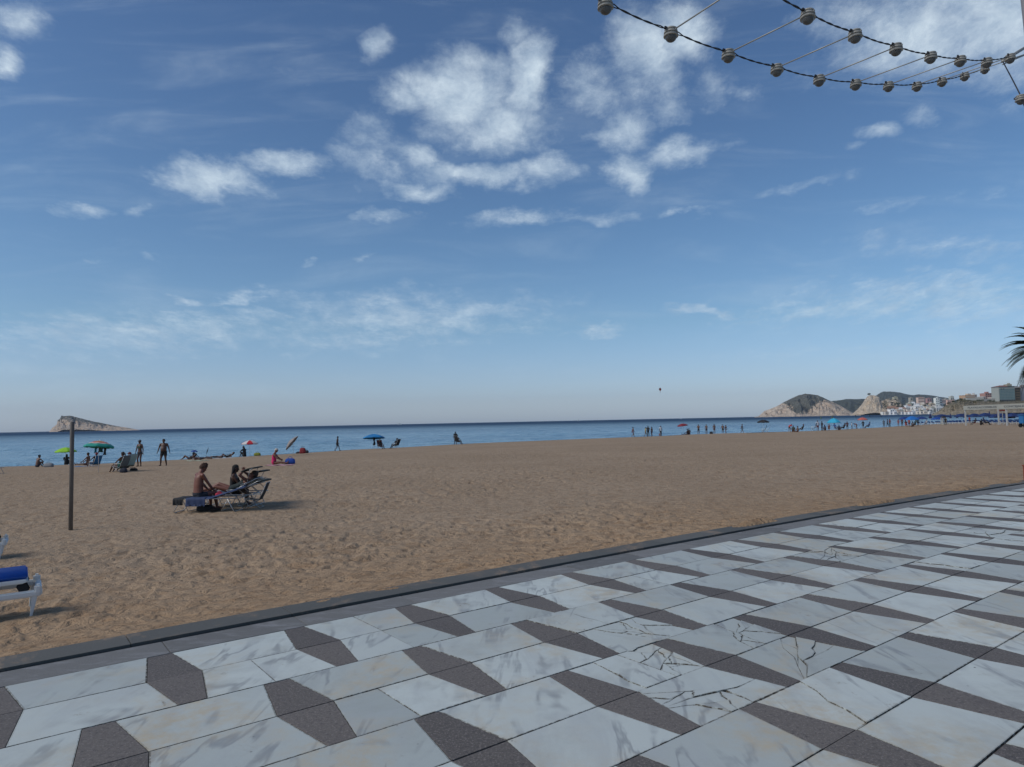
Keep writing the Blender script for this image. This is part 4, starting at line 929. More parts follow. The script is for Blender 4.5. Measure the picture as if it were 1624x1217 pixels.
def towel(loc, yaw, col, label, w=.8, l=1.6, name='towel', z=.012, group=None, drape=None):
    t = MB(); g_ = []
    for i in range(15):
        row = []
        for j in range(8):
            x_, y_ = (j / 7 - .5) * w, (i / 14 - .5) * l; row.append((x_ + .02 * math.sin(i * 1.3), y_ + .02 * math.cos(j * 1.7), z + .012 * math.sin(i * 1.1 + j * .9) + random.uniform(0, .008)))
        g_.append(row)
    t.sheet(g_, .008); o = t.build(name, CM(col), None, True); o.location = loc; o.rotation_euler = (0, 0, R(yaw)); return tag(o, label, 'towel', group)

# ---- post in the sand
p = ground(112, 840); top_h = (839.5 - 670.5) / F_PX * p.y
po = MB(); prof = [(.033, -.4), (.033, top_h - .02), (.026, top_h)]; po.lathe([(r_ * p.y / 11.5 * 1.0, z) for r_, z in prof], n=16)
WOODP = MAT('weathered_post', (.13, .115, .10), .7, var=.35, scale=3, bump=.4, bscale=25)
ob = po.build('post', WOODP, None, True); ob.location = p; tag(ob, 'tall thin grey brown post standing alone in the sand', 'post')

# ---- group at the metal loungers
b1 = ground(288, 814); base = Vector(b1)
K = base.y / F_PX                                    # metres per photo pixel at that distance
def lo(px, dy=0.0): return Vector((ray(px, 800).x * (base.y + dy), base.y + dy, float(sand_base(ray(px, 800).x * (base.y + dy), base.y + dy)) + .01))
l1 = lo(283, .32); metal_lounger(l1, 0, 'front metal sun lounger spread with a navy towel, person sitting on its foot end', ang=17, L1=1.02, L2=1.30, shade=(.02, .06, .34, 8))
l2 = lo(318, 1.25); metal_lounger(l2, 2, 'middle metal sun lounger under the woman lying back with raised hands', ang=28, L1=.85, L2=.95, shade=(-.22, .27, .42, 14), fab=(.03, .035, .05))
l4 = lo(338, 1.95); metal_lounger(l4, -3, 'far metal sun lounger behind the lying woman, seat of the woman in black', ang=30, L1=.8, L2=.75, shade=(-.02, .22, .36, 10))
l3 = lo(398, .95); beach_chair(lo(403, .95), 96, (.022, .026, .03), 'empty dark folding chair at the head end of the metal loungers', seat=.30, scale=.74)
# towels on the front lounger
def drape(name, x0, x1, side, zt, drop, col, label, off=.32, w=.62, slope=0.0, sx=0):
    g_ = []
    nn = 16
    for i in range(nn):
        x_ = x0 + (x1 - x0) * i / (nn - 1); zz = zt + slope * max(0, x_ - .98)
        row = [(x_, .24, zz), (x_, .1, zz - .008), (x_, -.1, zz - .008), (x_, -.27, zz), (x_, -.335, zz - .012)]
        dd = drop(x_)
        for q in (.3, .65, 1.0): row.append((x_ + .01 * math.sin(i * 2), -.345 - .012 * math.sin(i * 1.4) * q, zz - .012 - dd * q))
        g_.append(row)
    m = MB(); m.sheet(g_, .008); o = m.build(name, CM(col), None, True); o.location = l1; return tag(o, label, 'towel')
drape('towel', .36, .90, 0, .395, lambda x_: .21, (.022, .04, .10), 'navy towel hanging over the near side of the front metal lounger')
drape('towel', .01, .30, 0, .393, lambda x_: .17, BLACK, 'black cloth hanging at the foot end of the front metal lounger')
drape('towel', .92, 2.0, 0, .392, lambda x_: .03, (.026, .05, .125), 'navy towel spread up the backrest of the front metal lounger', slope=math.tan(R(17)))
person('hero_sit', lo(314, .42) + Vector((0, 0, -.01)), -42, RED, 'bare backed sunburnt person with short brown hair sitting on the front metal lounger', ('curly', (.055, .026, .015)), (('trunks', (.02, .022, .03)),), 1.0)
person('hero_lie', l2 + Vector((.93, 0, 0)), 92, RED, 'person lying back on the middle metal lounger with both hands raised and knees straight', ('short', (.04, .025, .018)), (('swimsuit', (.02, .03, .03)),), 1.0)
person('hero_dark', lo(370, 1.35), -78, DARK, 'woman in black with long black hair sitting upright facing right behind the loungers', ('long', (.008, .007, .007)), (('dress', (.012, .013, .015)),), .90)
bag(lo(325, .35), 10, BLACK, 'black bag lying on the sand below the front metal lounger', .42, .25, .16)
bag(lo(348, .30) + Vector((0, 0, .40)), 20, (.42, .02, .05), 'small red bag on the front metal lounger', .22, .14, .09)
for k, (px_, dy) in enumerate(((338, .3), (342, .42))):
    sh = MB(); sh.sphere((0, 0, .03), (.13, .05, .035), 10); sh.box((0, 0, .008), (.27, .10, .016), None, 0, .006); o = sh.build('sandal', CM((.03, .018, .014)), None, True); o.location = lo(px_, dy); o.rotation_euler = (0, 0, R(20 * k)); tag(o, ('left', 'right')[k] + ' dark sandal on the sand below the front metal lounger', 'sandal', 'pair of sandals under the lounger')

# ---- white plastic loungers at the left edge
q = ground(52, 979); lz = plastic_lounger(q + Vector((-.13, .30, .02)), 216, 'white plastic sun lounger with a flat bright blue cushion at the left edge')
q = ground(4, 886); plastic_lounger(q + Vector((-.15, .30, .02)), 214, 'white plastic sun lounger showing only its end behind the blue cushioned one')
q = ground(-14, 752); tg = metal_lounger(q, 180, 'white framed lounger with dark green backrest at the far left edge', (.02, .05, .04), 25, .5, .9, (-.1, .25, .5, 20)); tg.location.x += .55
# ---- umbrellas and their people, left to right
q = ground(104, 737); umbrella(q, None, 'lime green umbrella standing at the left behind the tall post', .88, 1.6, cols=[(.30, .58, .03), (.24, .50, .02)], drop=.36, ribs=True)
q = ground(156, 750); umbrella(q, None, 'umbrella ringed in orange, red and green with clothes hung beneath it', 0.76, 1.82, 7, 70, rings=[(.42, .22, .09), (.44, .24, .10), (.43, .23, .10), (.45, .03, .035), (.55, .42, .36), (.015, .24, .19), (.02, .28, .22)], drop=.30, ribs=True)
for dx, w_, l_, c_, nm_, lb in ((-.33, .16, .28, (.01, .22, .30), 'net_bag', 'small turquoise bag hanging under the ringed umbrella'), (.02, .34, .26, (.02, .09, .09), 'shirt', 'dark green cloth hanging under the middle of the ringed umbrella'), (.30, .2, .42, (.03, .03, .035), 'shirt', 'black cloth hanging under the right of the ringed umbrella')):
    m = MB(); g_ = [[(w_ * (j / 6 - .5) * (1 - .25 * math.sin(i / 8 * 3.14)), .05 * math.sin(j * 1.5 + i * .4), -l_ * i / 8 - .02 * math.sin(j * 2)) for j in range(7)] for i in range(9)]
    m.sheet(g_, 0); o = m.build(nm_, CM(c_), None, True); so = o.modifiers.new('s', 'SOLIDIFY'); so.thickness = .02; o.location = q + Vector((dx * .85 + .10, .02, 1.42)); tag(o, lb, 'hanging cloth')
person('sit_knees', ground(59, 741), -20, TANNED, 'dark haired bare backed person sitting alone at the water edge far left', ('bun', (.015, .01, .01)), (('trunks', (.03, .03, .04)),), .95)
bag(ground(77, 741), 0, (.20, .21, .22), 'grey bundle lying at the water edge near the far left bather', .7, .3, .3, 'bundle', 'bundle')
person('sit_knees', ground(105, 735), 20, DARK, 'person wrapped in black sitting under the lime green umbrella', ('long', (.01, .01, .01)), (('shirt', BLACK), ('leggings', BLACK)), 1.0)
person('sit_long', ground(139, 738), 95, TANNED, 'person with legs stretched left sitting behind the ringed umbrella pole', ('short', (.02, .014, .01)), (('trunks', (.05, .02, .02)),), 1.0)
q = ground(149, 740); beach_chair(q, 70, (.02, .13, .28), 'blue low chair beside the ringed umbrella', seat=.16)
person('chair', q + Vector((0, 0, -.10)), 70, DARK, 'person in a red cap leaning back in the blue low chair', ('cap', (.25, .02, .02)), (('trunks', (.02, .06, .12)),), .95)
o_ = towel(ground(134, 740), 90, (.02, .15, .32), 'blue towel under the person with stretched legs', .8, 1.5)
q = ground(190, 749); beach_chair(q, 76, (.12, .13, .13), 'near grey chair of the sitting couple', seat=.30)
person('chair_f', q + Vector((0, 0, -.06)), 76, TANNED, 'woman in a green top on the near chair of the couple, feet on the sand', ('pony', (.02, .012, .01)), (('swimsuit', (.03, .14, .10)),), 1.0)
q2 = ground(200, 747.5); beach_chair(q2, 70, (.33, .42, .38), 'pale green chair of the sitting couple', seat=.28, scale=1.08)
person('chair', q2 + Vector((0, 0, -.08)), 70, TANNED, 'person in a dark red cap on the pale green chair', ('cap', (.10, .012, .015)), (('shirt', (.30, .33, .30)), ('trunks', (.03, .03, .05))), 1.0)
bag(ground(196, 750), 0, (.012, .016, .03), 'dark bag under the chairs of the couple', .38, .25, .26)
bag(ground(212, 747), 0, BLACK, 'small black bag on the sand to the right of the couple', .42, .2, .16)
person('stand_f', ground(221.5, 740), 172, DARK, 'woman in a green bikini and cap standing by the water', ('cap', (.06, .06, .065)), (('bikini_top', (.05, .16, .10)), ('briefs', (.03, .03, .035))), 1.03)
tm_ = person('stand_fat', ground(259.5, 739), 186, DARK, 'heavy bare chested man in black shorts standing by the water', ('short', (.03, .022, .02)), (('trunks', BLACK),), 1.03); tm_.scale = (1.14, 1.18, 1.03)
# huddle of sunbathers
person('lie_knees', ground(300, 729), 85, TANNED, 'sunbather with raised knees at the left of the lying group', ('long', (.015, .01, .01)), (('swimsuit', (.02, .04, .08)),))
person('lie', ground(318, 729.5), -80, DARK, 'sunbather lying flat at the right of the small blue parasol', ('short', (.02, .015, .01)), (('trunks', (.03, .03, .04)),))
person('sit_long', ground(308, 728), -95, DEEP, 'dark figure sitting below the small blue parasol', ('curly', (.01, .01, .01)), (('trunks', BLACK), ('shirt', (.02, .02, .025))), .9)
towel(ground(312, 731), 88, (.36, .42, .30), 'pale green towel in front of the lying group', .7, 1.8)
umbrella(ground(308, 727.5), (.02, .07, .28), 'tiny blue parasol over the lying group', .34, .92, drop=.16, valance=.04)
q = ground(325, 727); m = MB(); m.tube([(0, 0, -.1), (.16, 0, .55)], .012, 6); m.tube([(.16, 0, .5), (.24, 0, .75), (.36, 0, 1.12)], [.02, .055, .015], 8); o = m.build('folded_umbrella', CM((.02, .022, .03)), None, True); o.location = q; tag(o, 'folded dark umbrella stuck leaning in the sand beside the lying group', 'umbrella')
person('lie', ground(344, 727), 94, DARK, 'sunbather in black lying with the head to the right on a pale towel', ('short', (.02, .012, .01)), (('shorts', BLACK),))
person('lie_knees', ground(360, 725.5), 100, TANNED, 'tanned sunbather with bent knees farther right of the lying group', ('long', (.02, .013, .01)), (('swimsuit', (.02, .02, .02)),))
towel(ground(354, 727), 92, (.42, .44, .44), 'whitish towel under the sunbather in black', .7, 1.7)
q = ground(396, 725); umbrella(q, None, 'red and white gored umbrella', .78, 1.6, cols=[(.48, .02, .03), (.55, .52, .50)], drop=.3, ribs=True)
person('sit_knees', ground(388, 724), 60, DEEP, 'person in black sitting under the red and white umbrella', ('long', (.01, .01, .01)), (('shirt', BLACK), ('leggings', BLACK)), 1.15)
bag(ground(408, 722.5), 0, (.20, .22, .02), 'yellow green bag on the sand right of the red and white umbrella', .7, .3, .34)
q = ground(434, 737); person('sit_long_f', q, -84, RED, 'white haired woman in a pink swimsuit sitting on a pink towel', ('short', (.45, .42, .38)), (('swimsuit', (.55, .02, .12)),), 1.05)
towel(ground(444, 738), 90, (.50, .26, .30), 'pink towel under the white haired woman', .7, 1.7)
bag(ground(460, 736), 10, (.015, .07, .34), 'bright blue beach bag at the feet of the woman in pink', .62, .35, .36)
umbrella(ground(465, 722.5), None, 'grey umbrella tipped on its side towards the left', 0.84, 1.5, -50, 8, cols=[(.27, .24, .22), (.24, .215, .20)], drop=.27, valance=.05)
q = ground(480, 719.5); bag(q, 0, (.20, .015, .02), 'dark red rucksack standing right of the tipped grey umbrella', .62, .4, .62, 'rucksack', 'rucksack', BLACK)
bag(ground(473, 719.5), 0, BLACK, 'black bag beside the dark red rucksack', .5, .25, .18); bag(ground(486, 719), 0, (.014, .014, .02), 'black bag to the right of the dark red rucksack', .45, .25, .32)
person('walk', ground(535, 715.5), -60, DEEP, 'dark person walking alone along the water with a bag', ('short', (.01, .01, .01)), (('shirt', (.035, .02, .02)), ('trunks', BLACK)), .98)
umbrella(ground(593, 713), None, 'bright blue umbrella with dark towels hung on its pole', 1.25, 1.78, 6, 100, cols=[(.015, .20, .46), (.012, .15, .36)], drop=.42)
m = MB(); m.sheet([[(.2 * (j / 5 - .5) * (1 + .3 * math.sin(i)), .05 * math.sin(j * 1.5 + i), -.9 * i / 9) for j in range(6)] for i in range(10)], 0); o = m.build('towel', CM((.02, .025, .03)), None, True); so = o.modifiers.new('s', 'SOLIDIFY'); so.thickness = .05; o.location = ground(593, 713) + Vector((.06, -.06, 1.38)); tag(o, 'dark towels hanging on the pole of the bright blue umbrella', 'towel')
q = ground(604, 712.5); beach_chair(q, -150, (.24, .02, .02), 'red chair turned with its back to the viewer right of the blue umbrella', seat=.30, scale=1.1); person('chair', q + Vector((0, 0, -.02)), -20, TANNED, 'person in a straw hat sitting by the red chair', ('hat', (.42, .36, .2)), (('shirt', (.03, .03, .03)),), .95)
q = ground(627, 711.5); beach_chair(q, 62, BLACK, 'black folding chair standing alone at the water edge', seat=.34, scale=1.1); person('chair', q + Vector((0, 0, .0)), 62, DEEP, 'dark figure seated in the black folding chair', ('short', BLACK), (('shirt', BLACK), ('shorts', BLACK)), 1.0)
q = ground(727, 705.5); beach_chair(q, -35, (.02, .018, .018), 'tall dark chair alone on the shore in the middle', seat=.42, scale=1.15); person('chair_f', q + Vector((0, 0, .06)), -35, DEEP, 'dark figure seated in the tall chair in the middle of the shore', ('short', BLACK), (('dress', (.03, .02, .02)),), 1.05)
person('stand', ground(722.5, 705.5), 10, DEEP, 'thin dark figure standing left of the tall chair', ('short', BLACK), (('shirt', BLACK), ('leggings', BLACK)), 1.0)
# people along the far shore
for px_, py_, ps, yw, sk, lb, hr, wr, sc_ in (
    (1004, 692.5, 'walk_f', -80, TANNED, 'woman in a dark red swimsuit walking right, leftmost on the far shore', ('bun', (.02, .015, .01)), (('swimsuit', (.10, .02, .03)),), 1.0),
    (1024, 692.5, 'walk', -70, DARK, 'person in a pale shirt walking left of the person in black', ('short', (.02, .015, .01)), (('shirt', (.35, .3, .15)), ('shorts', (.2, .17, .14))), .93),
    (1028, 692, 'hips', -30, DEEP, 'person all in black in the middle of the walking three', ('short', BLACK), (('shirt', BLACK), ('leggings', BLACK)), 1.06),
    (1034, 691.5, 'stand', 40, TANNED, 'bare chested person in dark red trunks right of the person in black', ('short', (.02, .015, .01)), (('trunks', (.10, .02, .03)),), .95),
    (1048, 691.2, 'stand', 200, DARK, 'person in a white shirt and black trousers on the far shore', ('short', BLACK), (('shirt', (.55, .56, .58)), ('leggings', BLACK)), 1.03),
    (1045.5, 692, 'crouch', -90, TANNED, 'small crouching child beside the person in the white shirt', ('short', (.05, .03, .02)), (('trunks', (.3, .04, .03)),), .6),
    (1093, 689.3, 'sit_knees', 160, TANNED, 'person sitting right of the dark red umbrella', ('short', (.04, .025, .02)), (('trunks', (.03, .02, .02)),), 1.2),
    (1090, 689.8, 'sit_long', 80, DARK, 'dark person leaning with legs stretched under the dark red umbrella', ('short', BLACK), (('shirt', (.03, .03, .03)),), 1.1),
    (1108, 687.5, 'phone', 150, TANNED, 'bare chested man in black shorts with hands before his chest', ('short', (.03, .02, .02)), (('shorts', BLACK),), 1.05),
    (1120.5, 687.5, 'stand_f', 165, TANNED, 'slim person in black shorts and a light top right of the man in black shorts', ('bun', (.03, .02, .01)), (('bikini_top', (.3, .3, .3)), ('shorts', (.02, .02, .03))), 1.03),
    (1133, 687.5, 'stand', 185, TANNED, 'tall bare chested person in a dark hat', ('hat', (.02, .02, .025)), (('trunks', (.12, .05, .04)),), 1.05),
    (1146.5, 687, 'stand_fat', 175, TANNED, 'bare chested man in black trunks, left one of the close pair', ('short', (.03, .02, .015)), (('trunks', (.02, .03, .03)),), .98),
    (1151.5, 687.5, 'walk_f', 120, TANNED, 'shorter woman in a dark swimsuit, right one of the close pair', ('pony', (.05, .03, .02)), (('swimsuit', (.04, .02, .03)),), .92),
    (1177, 686, 'walk', -120, TANNED, 'bare chested person in black trunks alone between the pair and the black umbrella', ('short', (.04, .025, .02)), (('trunks', BLACK),), 1.0),
    (1252, 684, 'bend', -60, TANNED, 'person in a bright red shirt bending over the sitting group', ('short', (.02, .015, .01)), (('shirt', (.50, .03, .02)),), 1.1),
    (1259, 685.3, 'sit_knees', 140, DARK, 'dark person sitting left in the group under the red shirted one', ('short', BLACK), (('shirt', (.04, .06, .04)),), 1.1),
    (1265, 685.3, 'sit_long', 90, TANNED, 'person lying back in the middle of the sitting group', ('short', (.02, .015, .01)), (('trunks', (.1, .02, .02)),), 1.0),
    (1272, 684.5, 'chair', 75, DEEP, 'dark person in a chair at the right of the sitting group', ('cap', (.12, .02, .02)), (('shirt', BLACK),), 1.05),
    (1297, 683.5, 'stand_fat', 180, DARK, 'broad person in a white shirt standing left of the cyan umbrella', ('cap', (.02, .02, .03)), (('shirt', (.46, .48, .53)), ('shorts', (.12, .02, .02))), 1.12),
    (1304, 683, 'hips', 100, DEEP, 'dark dressed person right behind the broad one in white', ('short', BLACK), (('shirt', (.02, .03, .05)), ('leggings', (.02, .025, .04))), 1.05),
    (1309, 683, 'sit_knees', 120, DARK, 'person in navy sitting left of the cyan umbrella pole', ('short', BLACK), (('shirt', (.02, .03, .07)),), 1.15),
    (1315, 683, 'chair_f', 150, TANNED, 'bare shouldered woman seated before the cyan umbrella', ('bun', (.03, .02, .01)), (('swimsuit', (.12, .04, .03)),), 1.05),
    (1325, 682.5, 'chair', -170, DARK, 'person in a blue shirt seated under the cyan umbrella', ('short', BLACK), (('shirt', (.03, .09, .28)),), 1.15),
    (1331, 682.5, 'sit_knees', 150, DEEP, 'dark figure sitting right of the blue shirted person', ('short', BLACK), (('shirt', (.03, .03, .05)),), 1.05),
    (1338, 682, 'chair', 90, DEEP, 'figure in black in a chair in the dark group right of the cyan umbrella', ('short', BLACK), (('shirt', BLACK), ('shorts', BLACK)), 1.15),
    (1344, 682, 'stand', 170, DARK, 'standing dark shirted person in the group right of the cyan umbrella', ('cap', (.03, .03, .04)), (('shirt', (.08, .03, .04)), ('shorts', BLACK)), .92),
    (1351, 679.5, 'stand', -100, DARK, 'small person in a white shirt left of the bending pink one', ('short', BLACK), (('shirt', (.5, .52, .55)), ('shorts', BLACK)), .8),
    (1359, 679.3, 'bend', 90, TANNED, 'person bending far forward left of the coral umbrella', ('short', (.05, .03, .02)), (('shirt', (.28, .12, .10)),), .95),
    (1369, 679, 'hips', 180, DEEP, 'dark person standing below the coral umbrella', ('short', BLACK), (('shirt', BLACK), ('shorts', BLACK)), .95),
    (1377.5, 678.7, 'chair', 80, DARK, 'person in a blue shirt seated right of the coral umbrella', ('short', BLACK), (('shirt', (.02, .06, .20)), ('shorts', BLACK)), 1.2),
    (1402, 677, 'stand', 170, DARK, 'leftmost person in grey of the three before the sea', ('short', BLACK), (('shirt', (.10, .12, .14)), ('shorts', (.04, .04, .05))), .97),
    (1407.5, 676, 'walk', -90, DARK, 'middle person in a dark shirt of the three before the sea', ('short', BLACK), (('shirt', (.06, .05, .08)), ('shorts', (.02, .05, .06))), 1.08),
    (1411.5, 676, 'stand', 100, DARK, 'rightmost person in a maroon shirt of the three before the sea', ('short', BLACK), (('shirt', (.14, .03, .04)), ('leggings', (.02, .05, .06))), 1.08),
    (1425, 676.5, 'stand_f', 150, TANNED, 'woman in a pink swimsuit at the left of the blue umbrella group', ('short', (.03, .02, .02)), (('swimsuit', (.3, .06, .06)),), 1.0),
    (1431, 676.5, 'hips', 120, DEEP, 'dark person second in the blue umbrella group', ('short', BLACK), (('shirt', (.08, .02, .02)), ('shorts', BLACK)), 1.05),
    (1437, 677, 'chair_f', 160, RED, 'woman in a red dress seated in the blue umbrella group', ('short', (.03, .02, .02)), (('dress', (.42, .05, .04)),), 1.25),
    (1442, 677, 'stand_fat', 190, RED, 'broad person in a coral shirt in the blue umbrella group', ('short', (.03, .02, .02)), (('shirt', (.40, .10, .08)), ('shorts', (.08, .02, .02))), .98),
    (1447, 677, 'sit_knees', 170, DARK, 'person in a pale top sitting low in the blue umbrella group', ('short', BLACK), (('shirt', (.5, .46, .45)),), 1.2),
    (1451, 676.5, 'chair', 100, DEEP, 'person in dark green seated right in the blue umbrella group', ('short', BLACK), (('shirt', (.015, .05, .045)), ('shorts', BLACK)), 1.25),
    (1456, 676, 'hips', 160, DEEP, 'dark person at the right end of the blue umbrella group', ('short', BLACK), (('shirt', (.015, .04, .05)), ('shorts', BLACK)), 1.0),
    (1469, 674, 'chair', 120, TANNED, 'person sitting among the sunbeds left of the navy closed parasol', ('short', BLACK), (('shirt', (.3, .3, .3)),), 1.1),
    (1546, 673.8, 'chair', 100, DEEP, 'person in black sitting under the lettered beam left', ('short', BLACK), (('shirt', BLACK), ('shorts', (.2, .02, .02))), 1.2),
    (1556, 674.2, 'sit_knees', 170, DEEP, 'person in black crouched under the middle of the lettered beam', ('short', BLACK), (('shirt', BLACK), ('leggings', BLACK)), 1.3),
    (1563, 674.2, 'chair', -100, DEEP, 'person in dark blue seated under the middle of the lettered beam', ('short', BLACK), (('shirt', (.02, .03, .08)), ('leggings', BLACK)), 1.3),
    (1538, 672, 'stand', 180, TANNED, 'person in a red shirt behind the left post of the lettered beam', ('short', BLACK), (('shirt', (.35, .03, .03)), ('shorts', (.03, .03, .05))), .95)):
    person(ps, ground(px_, py_), yw, sk, lb, hr, wr, sc_)
def far_umb(px, py_base, ytop, halfw, label, cols, tilt=0, taz=0, group=None, drop=None, **k):
    q = ground(px, py_base); m_ = q.y / F_PX; r = halfw * m_; top = at(px, ytop, q.y).z - q.z
    return umbrella(q, None, label, r, max(top, 1.2), tilt, taz, cols=cols, drop=drop or r * .34, group=group, **k)
far_umb(1083, 689.5, 672, 8.5, 'dark red umbrella on the far shore', [(.20, .02, .03), (.16, .016, .025)], 8, 200)
m = MB(); q = ground(1083, 689.5); umb_bag = bag(ground(1128, 687.3), 0, (.03, .03, .035), 'dark bag on the sand between the slim person and the one in the hat', .6, .4, .42)
far_umb(1211, 686.5, 666, 9.5, 'black umbrella pitched alone near the cliff end of the sea', [(.016, .016, .018), (.022, .022, .024)], valance=.16)
q = ground(1210, 686.5); beach_chair(q, 75, (.015, .03, .04), 'dark reclined chair under the black umbrella', seat=.34, scale=1.25); beach_chair(ground(1216, 686), 70, (.03, .045, .055), 'upright grey chair right under the black umbrella', seat=.34, scale=1.1); towel(ground(1197, 686.7), 88, BLACK, 'black mat left of the chairs under the black umbrella', 1.0, 2.6, 'mat')
far_umb(1323, 683.5, 663.5, 10.5, 'cyan umbrella over the crowd', [(.03, .33, .50), (.04, .38, .56)], group=None, drop=.7)
q = ground(1289, 684); beach_chair(q, 80, (.05, .10, .15), 'empty deck chair with a grey blue back left of the person in white', seat=.36, scale=1.45)
far_umb(1368.5, 679, 662.3, 7.8, 'coral umbrella with people seated below it', [(.48, .12, .09), (.42, .10, .08)], drop=.5)
far_umb(1436, 677, 661, 10, 'left navy umbrella of the three over the group', [(.012, .04, .17), (.01, .03, .13)], drop=.55)
far_umb(1461, 676, 660.7, 9.5, 'right navy umbrella of the three over the group', [(.012, .045, .19), (.01, .035, .15)], drop=.5)
far_umb(1447, 677, 660.2, 10.5, 'bright blue umbrella between two navy ones', [(.012, .14, .44), (.01, .12, .38)], drop=.75)
far_umb(1487, 671.5, 661.8, 10, 'low blue umbrella right of the navy closed parasol', [(.008, .06, .28), (.006, .05, .24)], drop=.6)
for i, (px_, hw_, yt) in enumerate(((1494, 11, 657.2), (1525, 10, 656.3), (1546, 9.5, 656), (1563.5, 10.5, 655), (1588, 9, 655.6), (1607, 10, 655.2), (1622, 9, 655.2), (1578, 8, 657), (1600, 9, 657.5))):
    far_umb(px_, 671.5, yt, hw_, 'open blue hire umbrella ' + ('with its edge over the sea right of the pale slatted box', 'touching the left end of the lettered beam', 'just right of the left white post', 'in the middle below the word ACCESIBLES', 'just left of the red board', 'between the red board and the blue cart', 'above the blue cart at the right edge', 'half hidden left of the red board, smaller', 'half hidden right of the red board, smaller')[i], [(.008, .03, .12), (.006, .02, .085)], group='open blue hire umbrellas', drop=.65, valance=.22)
closed_parasol(ground(1476, 674), (.008, .014, .07), 'closed navy parasol, thickest and leftmost of the closed ones', 3.0, None, .27)
for px_, py_, w_ in ((1508, 671.5, 'first right of the pale slatted box'), (1518.5, 671, 'second right of the pale slatted box'), (1530, 671.5, 'beside the left white post'), (1583, 672, 'left of the red board'), (1570, 671, 'below the gap in the lettering')): closed_parasol(ground(px_, py_), (.008, .018, .09), 'slim closed navy parasol ' + w_, 2.9, 'closed navy parasols', .24)
# rows of hire sunbeds
sb = empty('sunbed', (0, 0, 0), 0, 'white sunbed with blue cover in the hire rows by the sea', 'sunbed', 'hire sunbeds')
f = MB(); [f.box((x_, sy, .16), (.05, .05, .36)) for x_ in (-.85, .7) for sy in (-.27, .27)]; [f.box((0, sy, .33), (1.9, .05, .07)) for sy in (-.3, .3)]; f.box((.93, 0, .33), (.05, .6, .06)); f.box((-.93, 0, .33), (.05, .6, .06)); f.build('frame', WHP, sb)
f = MB(); f.box((-.3, 0, .41), (1.25, .58, .07), None, 0, .02); f.box((.62, 0, .60), (.78, .58, .07), (0, R(-32), 0), 0, .02); f.build('mattress', CM((.012, .04, .12)), sb)
first = True
for row, (yy, xs_) in enumerate(((672.8, np.arange(1459, 1536, 5.6)), (670.9, np.arange(1500, 1624, 5.2)), (673.2, np.arange(1573, 1622, 6.5)))):
    for px_ in xs_:
        o = sb if first else copy_tree(sb); first = False; o.location = ground(float(px_) + random.uniform(-.8, .8), yy + random.uniform(-.15, .15)); o.rotation_euler = (0, 0, R(random.choice([80, 90, 96]) + random.uniform(-5, 5)))
        nth = list(xs_).index(px_); ORD = ['first', 'second', 'third', 'fourth', 'fifth', 'sixth', 'seventh', 'eighth', 'ninth', 'tenth', 'eleventh', 'twelfth', 'thirteenth', 'fourteenth', 'fifteenth', 'sixteenth', 'seventeenth', 'eighteenth', 'nineteenth', 'twentieth', 'twenty first', 'twenty second', 'twenty third', 'twenty fourth', 'twenty fifth']
        o['label'] = 'blue covered white sunbed, ' + ORD[nth] + ' from the left in the ' + ('front row before the frame', 'rear row by the water', 'short row under the lettered frame')[row]
# lifeguard style seat among the sunbeds
q = ground(1497, 674.3); t = empty('stool', q, 0, 'tall pale slatted box standing before the sunbeds', 'box'); f = MB()
for sx in (-.42, .42):
    for sy in (-.3, .3): f.box((sx, sy, .8), (.12, .12, 1.6))
for z_ in (.2, .55, .9, 1.25, 1.6): f.box((0, 0, z_), (.98, .74, .09))
f.build('frame', MAT('cream_wood', (.42, .40, .32), .7), t); f = MB(); f.box((0, -.02, 1.85), (.7, .6, .42), None, 0, .05); f.build('lid', CM((.03, .03, .035)), t)
person('hips', ground(1500, 674.3), 140, DEEP, 'person in black standing against the pale slatted box', ('short', BLACK), (('shirt', BLACK), ('shorts', BLACK)), .95)

# ---- lettered timber frame
qa, qb = ground(1532, 675.2), ground(1597.5, 675.4)
dx = (qb - qa); dirx = Vector((dx.x, dx.y, 0)).normalized(); yawp = math.atan2(dirx.y, dirx.x); span = Vector((dx.x, dx.y, 0)).length
Hh = at(1532, 650.5, qa.y).z - qa.z; Ht = at(1532, 643.8, qa.y).z - qa.z
t = empty('pergola', qa, yawp, 'cream beam frame lettered PLAYAS ACCESIBLES on white posts', 'pergola')
PW = .24; nb = 3
for i in range(nb):
    for dp in (0, 6.0):
        f = MB(); f.box((i * span, dp, Hh / 2 - .2), (PW, PW, Hh + .4), None, 0, .02); f.build('post', CM((.40, .40, .38)), t)
f = MB(); f.box((span * (nb - 1) / 2, -.14, (Hh + Ht) / 2), (span * (nb - 1) + .6, .07, Ht - Hh), None, 0, .01); bm_ = f.build('sign_board', MAT('cream_board', (.36, .36, .31), .75, var=.12, scale=1.5), t)
f = MB(); f.box((span * (nb - 1) / 2, 6.0, (Hh + Ht) / 2), (span * (nb - 1) + .6, .1, (Ht - Hh) * .5), None, 0, .01); f.build('rear_beam', WHT, t)
for i in range(9): f = MB(); f.box((i * span / 4, 2.95, Ht - .1), (.1, 6.0, .16), None, 0, .01); f.build('rafter', WHT, t)
